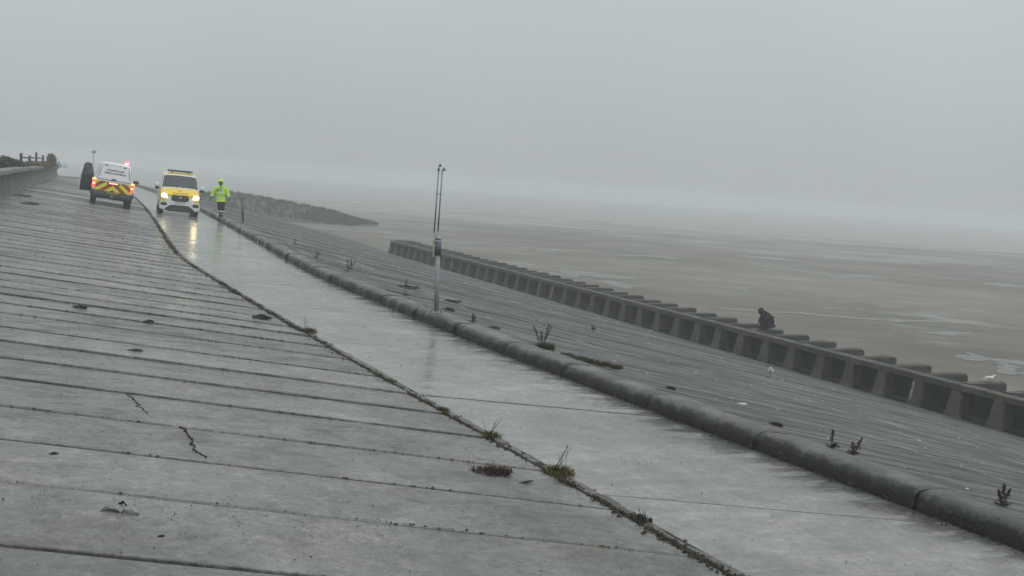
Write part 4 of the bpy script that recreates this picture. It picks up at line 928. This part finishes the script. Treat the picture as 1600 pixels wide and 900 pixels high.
# ------------------------------------------------------------------ plants and litter
def tuft(name, s, t, z, r, h, n, mat, label, cat='grass tuft', spikes=0, sh=.2, sq=1.0, group=None):
    e = empty(name, P(s, t, z)); tag(e, label, cat, group); vs, fs = [], []
    for i in range(n):
        a = random.uniform(0, 6.283); d = r * math.sqrt(random.random()); x, y = d * math.cos(a) * sq, d * math.sin(a)
        ph = random.uniform(0, 6.283); ln = h * random.uniform(.5, 1.15) * (1 - .5 * d / r); lean = random.uniform(.2, 1.3) * h; w = random.uniform(.003, .006); k0 = len(vs)
        px, py = -math.sin(ph) * w, math.cos(ph) * w; lx, ly = math.cos(ph) * lean, math.sin(ph) * lean
        vs += [(x - px, y - py, -.01), (x + px, y + py, -.01), (x + lx * .4 + px * .8, y + ly * .4 + py * .8, ln * .75), (x + lx * .4 - px * .8, y + ly * .4 - py * .8, ln * .75), (x + lx, y + ly, ln)]
        fs += [(k0, k0 + 1, k0 + 2, k0 + 3), (k0 + 3, k0 + 2, k0 + 4)]
    mesh_obj('blades', [tuple((Matrix.Rotation(HD, 3, 'Z') @ Vector(v))) for v in vs], fs, mat, e)
    if spikes:
        bm = bmesh.new()
        for i in range(spikes):
            a = random.uniform(0, 6.283); x, y = r * .4 * math.cos(a), r * .4 * math.sin(a); tube_bm((x, y, 0), (x + random.uniform(-.6, .6) * sh, y + random.uniform(-.3, .3) * sh, sh * random.uniform(.7, 1.1)), .003, .002, 4, bm)
        bm_obj('stalks', bm, M['stem'], e)
    return e
tuft('grass_tuft', 9.50, -.22, 0, .15, .085, 420, M['tuft'], 'yellow-green grass tuft with long stalks in the promenade edge, nearest the bottom', spikes=7, sh=.26, sq=1.0)
tuft('grass_tuft', 10.85, -.30, 0, .10, .08, 260, M['tuft'], 'small yellowish grass tuft in the promenade edge above the larger tuft', spikes=5, sh=.22)
tuft('dead_weed', 9.45, -.93, z_apron(9.45, -.93), .12, .055, 420, M['weed_red'], 'dark reddish dead weed mat in an apron joint', 'weed', spikes=6, sh=.1, sq=1.7)
tuft('grass_tuft', 17.8, -.52, 0, .16, .10, 300, M['tuft'], 'mossy grass tuft in the promenade edge level with the marker post', spikes=4, sh=.25)
tuft('grass_tuft', 8.15, -.17, 0, .09, .05, 160, M['weed_red'], 'flattened brown tuft in the promenade edge near the bottom of the view', spikes=4, sh=.14)
tuft('grass_tuft', 12.1, -.35, 0, .10, .05, 200, M['moss'], 'low mossy tuft where the mortar strip is broken', sq=.6)
tuft('grass_tuft', 16.15, 3.05, z_low(16.15, 3.05), .16, .14, 380, M['moss'], 'grass tuft behind the kerb with tall dark seed stalks in it')
tuft('grass_tuft', 15.3, 3.22, z_low(15.3, 3.22), .16, .07, 380, M['moss'], 'long strip of mossy grass behind the kerb, upper end', sq=1.0, group='mossy strip behind the kerb')
for i, q in enumerate((15.62, 15.05, 14.78, 14.55)):
    tuft('grass_tuft', q, 3.12 + (15.7 - q) * .28, z_low(q, 3.2), .15 - .015 * i, .065, 300, M['moss'], ('thick clump in the mossy strip behind the kerb, next to the tall seed stalks', 'middle clump of the mossy grass strip behind the kerb', 'thin clump near the lower end of the mossy strip', 'last small clump at the lower end of the mossy strip')[i], group='mossy strip behind the kerb')
tuft('grass_tuft', 13.2, 3.52, z_low(13.2, 3.52), .08, .06, 160, M['moss'], 'small round moss clump on the slope beside a kerb joint')
tuft('grass_tuft', 11.05, 3.62, z_low(11.05, 3.62), .09, .05, 160, M['weed_red'], 'brown dried weed on the slope beside the kerb')
tuft('grass_tuft', 18.55, 3.20, z_low(18.55, 3.2), .13, .06, 160, M['moss'], 'dark moss patch on the slope just beyond the marker post')
tuft('grass_tuft', 21.0, 3.25, z_low(21, 3.25), .14, .10, 220, M['moss'], 'grassy clump behind the marker post')
def dead_plant(s, t, z, stems, label):
    e = empty('seedhead_plant', P(s, t, z)); tag(e, label, 'weed')
    for (dx, dy, h, rad) in stems:
        top = Vector((dx, dy, h)); bm = tube_bm((0, 0, -.02), top, .006, .003, 5); st_ = bm_obj('stem', bm, M['stem'], e)
        vs, fs = [], []
        for i in range(90):
            f = .35 + .65 * random.random(); c = top * f + Vector((random.gauss(0, 1), random.gauss(0, 1), 0)) * rad * (1.15 - f) * 1.3
            a = Vector((random.gauss(0, 1), random.gauss(0, 1), random.gauss(0, 1) + .8)).normalized() * random.uniform(.008, .018); b = a.orthogonal().normalized() * .006; k0 = len(vs)
            vs += [c - a, c + b, c + a, c - b]; fs.append((k0, k0 + 1, k0 + 2, k0 + 3))
        mesh_obj('seedhead', vs, fs, M['dead'], st_)
    vs, fs = [], []
    for i in range(60):
        a = random.uniform(0, 6.28); l = random.uniform(.03, .08); k0 = len(vs); x, y = math.cos(a), math.sin(a)
        vs += [(0, 0, 0), (x * l - y * .008, y * l + x * .008, l * .5), (x * l * 1.3, y * l * 1.3, l * .25), (x * l + y * .008, y * l - x * .008, l * .45)]; fs.append((k0, k0 + 1, k0 + 2, k0 + 3))
    mesh_obj('leaf_rosette', vs, fs, M['dead'], e)
dead_plant(9.75, 3.30, z_low(9.75, 3.3), [(.0, 0, .21, .018), (.05, .0, .06, .014)], 'single dark upright seedhead behind the kerb')
dead_plant(9.48, 3.35, z_low(9.48, 3.35), [(.09, .02, .19, .02), (-.01, 0, .14, .018)], 'forked dark seedhead leaning seaward behind the kerb')
dead_plant(7.72, 3.50, z_low(7.72, 3.5), [(0, 0, .21, .018), (-.05, 0, .15, .012), (.07, .02, .16, .014)], 'dark many-stemmed dead plant behind the kerb by the right edge')
dead_plant(16.2, 3.0, z_low(16.2, 3), [(-.16, 0, .36, .018), (-.02, .05, .26, .022), (.10, 0, .40, .015), (.14, .06, .36, .01)], 'tall brown seedhead stalks growing in a tuft behind the kerb')
dead_plant(23.4, 3.15, z_low(23.4, 3.15), [(0, 0, .40, .012)], 'lone thin seed stalk behind the kerb short of the marker post')
dead_plant(19.0, 2.95, z_low(19, 2.95), [(0, 0, .17, .014), (.05, 0, .12, .014)], 'small dark weed at the foot of the marker post')
dead_plant(33.0, 3.55, z_low(33, 3.55), [(0, 0, .26, .014), (.10, 0, .2, .012)], 'twin dark stalks behind the far kerb')
dead_plant(31.0, 4.1, z_low(31, 4.1), [(0, 0, .3, .012), (.12, .1, .26, .012)], 'pair of thin stalks among dark weed on the far slope')
dead_plant(29.0, 3.4, z_low(29, 3.4), [(0, 0, .34, .02), (.12, 0, .3, .02)], 'bushy dark weed behind the kerb halfway to the vehicles')
dead_plant(39.5, 4.4, z_low(39.5, 4.4), [(0, 0, .26, .02)], 'single far seedhead on the slope beyond the kerb')
# lumps of stranded seaweed
M['wrack'] = simple('seaweed', (0.016, 0.016, 0.012), .55, bump=.6, scale=20)
def lump(name, s, t, z, rx, ry, rz, mat, label, cat):
    bm = bmesh.new(); bmesh.ops.create_icosphere(bm, subdivisions=3, radius=1); sd = random.random() * 50
    from mathutils import noise
    for v in bm.verts:
        n = noise.fractal(v.co * 2.2 + Vector((sd, sd, 0)), 1.0, 2.0, 4); v.co = v.co * (1 + .55 * n); v.co = Vector((v.co.x * rx, v.co.y * ry, max(-.05, v.co.z) * rz))
    o = bm_obj(name, bm, mat); o.location = P(s, t, z); o.rotation_euler = (0, 0, HD + R(random.uniform(-30, 30))); return tag(o, label, cat)
za = lambda s, t: z_apron(s, t) + .005
lump('seaweed_clump', 18.9, -1.05, za(18.9, -1.05), .16, .09, .07, M['wrack'], 'large dark seaweed clump on the apron near the promenade edge', 'seaweed')
lump('seaweed_clump', 17.9, -3.95, za(17.9, -3.95), .10, .06, .04, M['wrack'], 'dark seaweed clump on the apron, high up by the edge of the view', 'seaweed')
lump('wood_scrap', 17.1, -3.05, za(17.1, -3.05), .07, .03, .03, M['wrack'], 'small black scrap lying on the apron', 'debris')
lump('seaweed_clump', 14.35, -3.5, za(14.35, -3.5), .09, .05, .025, M['wrack'], 'flat dark seaweed scrap in a joint of the apron', 'seaweed')
lump('pebble', 9.4, -4.5, za(9.4, -4.5), .03, .015, .012, M['wrack'], 'dark pebble on the near apron slab', 'pebble')
lump('pebble', 7.6, -3.95, za(7.6, -3.95), .022, .012, .01, M['wrack'], 'dark pebble on the apron below the crumpled wrapper', 'pebble')
lump('wood_scrap', 9.15, -.72, za(9.15, -.72), .075, .018, .012, M['wrack'], 'dark stick lying just below the reddish weed mat', 'debris')
lump('seaweed_clump', 27.5, 4.6, z_low(27.5, 4.6), .35, .2, .07, M['wrack'], 'wide dark weed patch on the far lower slope', 'seaweed')
lump('seaweed_clump', 25.2, 5.0, z_low(25.2, 5), .28, .16, .06, M['wrack'], 'dark weed patch on the slope behind the marker post', 'seaweed')
lump('seaweed_clump', 53.6, -4.9, za(53.6, -4.9), .5, .14, .08, M['wrack'], 'long dark seaweed streak lying near the foot of the sea wall', 'seaweed')
lump('seaweed_clump', 47.5, -4.6, za(47.5, -4.6), .45, .14, .08, M['wrack'], 'dark seaweed heap on the upper apron nearer than the streak by the wall', 'seaweed')
lump('plastic_bottle_scrap', 13.2, 4.8, z_low(13.2, 4.8), .11, .03, .025, simple('cream_plastic', (.55, .52, .42), .5), 'pale piece of plastic litter on the lower slope', 'litter')
# crumpled wrapper: two raised folds of stiff sheet
M['wrapper'] = simple('grey_wrapper', (0.30, 0.31, 0.30), .45, var=.3, scale=25, bump=.5)
wr = empty('crumpled_wrapper', P(8.08, -4.14, za(8.08, -4.14)), (R(4), R(4), R(8))); tag(wr, 'crumpled pale grey wrapper with dark folds lying on the near apron', 'litter')
def fold(name, cx, wdt, ht, dep, skew, mat):
    vs, fs = [], []; n, m = 12, 6
    for i in range(n + 1):
        u = i / n * 2 - 1; zz = ht * max(0, 1 - abs(u) ** 1.7)
        for j in range(m + 1):
            v = j / m; vs.append((cx + u * wdt + skew * v * .03, v * dep - dep / 2, zz * (1 - .55 * v) + .004 + .006 * math.sin(u * 9 + v * 7)))
    fs = [(i * (m + 1) + j, i * (m + 1) + j + 1, (i + 1) * (m + 1) + j + 1, (i + 1) * (m + 1) + j) for i in range(n) for j in range(m)]
    o = mesh_obj(name, vs, fs, mat, wr, True); o.modifiers.new('sheet', 'SOLIDIFY').thickness = .003; return o
fold('fold', -.055, .062, .042, .09, 1, M['wrapper']); fold('fold', .062, .062, .032, .09, -1, M['wrapper'])
o = fold('inner_lining', .0, .035, .05, .03, 0, M['wrack']); o.location.y = .04
# cracks in the apron slabs, filled with dirt and moss
def crack(s0, t0, s1, t1, w=.0028):
    vs, fs = [], []; n = 34; x = 0
    for i in range(n + 1):
        f = i / n; x = .8 * x + random.uniform(-.022, .022); s, t = s0 + (s1 - s0) * f, t0 + (t1 - t0) * f + x; ww = w * random.uniform(.3, 1.2)
        for q in (-ww, ww): vs.append(P(s, t + q, za(s, t) + .004))
        for q in (ww, -ww): vs.append(P(s, t + q, za(s, t) - .01))
    fs = [(4 * i + a, 4 * i + (a + 1) % 4, 4 * i + 4 + (a + 1) % 4, 4 * i + 4 + a) for i in range(n) for a in range(4)]
    mesh_obj('crack', vs, fs, M['bed'], apron)
crack(11.95, -3.80, 10.95, -3.72); crack(10.5, -3.46, 9.5, -3.40, .004)
# loose bits: grit and moss along the joints, shells and foam flecks on the lower slope
def scatter(name, pts, mat, label, cat, k=(.5, 1.5)):
    vs, fs = [], []
    for (p, r) in pts:
        a = random.uniform(0, 6.28); k0 = len(vs); h = r * random.uniform(.35, .8)
        for i in range(4): b = a + i * 1.571 + random.uniform(-.3, .3); rr = r * random.uniform(*k); vs.append((p.x + rr * math.cos(b), p.y + rr * math.sin(b) * .7, p.z - .004))
        vs.append((p.x + random.uniform(-.3, .3) * r, p.y, p.z + h)); fs += [(k0 + i, k0 + (i + 1) % 4, k0 + 4) for i in range(4)]
    return tag(mesh_obj(name, vs, fs, mat), label, cat, kind='stuff')
pts = []
for i in range(2600):
    s = 6 + random.random() ** 1.3 * 55; tt = t_left(s) - .07 + random.gauss(0, .05); pts.append((P(s, tt, max(za(s, tt), z_path(s, tt)) + .005), random.uniform(.006, .024)))
scatter('crack_debris', pts, M['weed_red'], 'dark dirt and moss lying along the broken promenade edge', 'debris')
pts = []
for i in range(1500):
    q = random.choice([j for j in joints if 6 < j < 40]); tt = random.uniform(-6.5, t_left(q) - .2)
    if random.random() > .5: tt = -2.4 + 2.2 * random.random() ** 2
    s = q + SK * (tt + 4.9) + random.gauss(0, .012); pts.append((P(s, tt, za(s, tt) + .002), random.uniform(.004, .015) * (1 + s / 40)))
scatter('joint_moss', pts, M['moss'], 'dark moss and grit caught in the apron joints', 'moss')
pts = []
for i in range(900):
    s = 6 + random.random() ** 1.5 * 40; tt = random.uniform(-5.5, 2.0); z = za(s, tt) if tt < t_left(s) else z_path(s, tt)
    if abs(tt - t_left(s)) < .12: continue
    pts.append((P(s, tt, z + .008), random.uniform(.002, .007) * (1 + s / 30)))
scatter('grit', pts, M['wrack'], 'fine dark grit scattered over the apron and promenade', 'grit')
pts = []
for i in range(750):
    s = 5 + random.random() ** 1.2 * 60; tt = kerb_out(s) + .1 + random.random() ** .8 * 18; pts.append((P(s, tt, z_low(s, tt) + .012), random.uniform(.004, .016) * (1 + s / 60)))
scatter('shell_litter', pts, M['plum_white'], 'white shell fragments and foam flecks over the lower slope', 'shells')
pts = []                                           # rows of pits worn into the nearest slabs
for t0, s0, s1 in ((-4.62, 7.55, 8.5), (-4.16, 7.55, 7.95), (-3.82, 7.5, 8.2), (-3.45, 7.4, 8.15), (-3.02, 7.3, 8.2), (-2.5, 7.2, 8.1)):
    for i in range(70):
        ss = random.uniform(s0, s1); tt = t0 + random.gauss(0, .03) + (ss - s0) * random.choice((-.04, .05)); pts.append((P(ss, tt, za(ss, tt) + .001), random.uniform(.0012, .0042)))
scatter('pit_grit', pts, M['wrack'], 'rows of dark grit lying in worn pits of the nearest slabs', 'grit')
def seam_grass():
    vs, fs = [], []
    spots = [(6 + random.random() ** 1.4 * 44) for _ in range(46)]
    for s0 in spots:
        r = random.uniform(.04, .15) * (1 if s0 < 20 else 1.7); h = random.uniform(.018, .05) * (1 if s0 < 20 else 1.5); side = random.choice((-.06, -.07, -.09))
        for i in range(int(150 + 500 * r)):
            ss = s0 + random.gauss(0, r); tt = t_left(ss) + side + random.gauss(0, .028); b = P(ss, tt, max(za(ss, tt), z_path(ss, tt)) - .004); a = random.uniform(0, 6.283); l = h * random.uniform(.4, 1.2); w = .004; k0 = len(vs)
            vs += [(b.x - w * math.sin(a), b.y + w * math.cos(a), b.z), (b.x + w * math.sin(a), b.y - w * math.cos(a), b.z), (b.x + l * math.cos(a), b.y + l * math.sin(a), b.z + l)]; fs.append((k0, k0 + 1, k0 + 2))
    tag(mesh_obj('seam_grass', vs, fs, M['moss']), 'short mossy grass growing in the broken promenade seam', 'grass', kind='stuff')
seam_grass()
pts = []
for i in range(420):
    s = random.uniform(4, 26); tt = t_right(s) - random.random() ** 2 * .12; pts.append((P(s, tt, z_path(s, tt) + .004), random.uniform(.006, .022)))
scatter('kerb_debris', pts, M['wrack'], 'dark dirt lying along the foot of the kerb', 'debris')

# ------------------------------------------------------------------ haze
hz = bmesh.new(); bmesh.ops.create_cube(hz, size=1)
for v in hz.verts: v.co = Vector((v.co.x * 1840, v.co.y * 1340 + 350, -8.6 if v.co.z < 0 else 6.0))
mh = bpy.data.materials.new('sea_mist'); mh.use_nodes = True; nt = mh.node_tree; nt.nodes.clear()
ho = nt.nodes.new('ShaderNodeOutputMaterial'); hv = nt.nodes.new('ShaderNodeVolumePrincipled'); hv.inputs['Color'].default_value = (0.97, 0.985, 0.99, 1); hv.inputs['Density'].default_value = 0.0023
hv.inputs['Anisotropy'].default_value = 0.0; nt.links.new(hv.outputs[0], ho.inputs['Volume'])
tag(bm_obj('haze', hz, mh), 'pale sea mist over the whole shore', 'haze', kind='stuff')
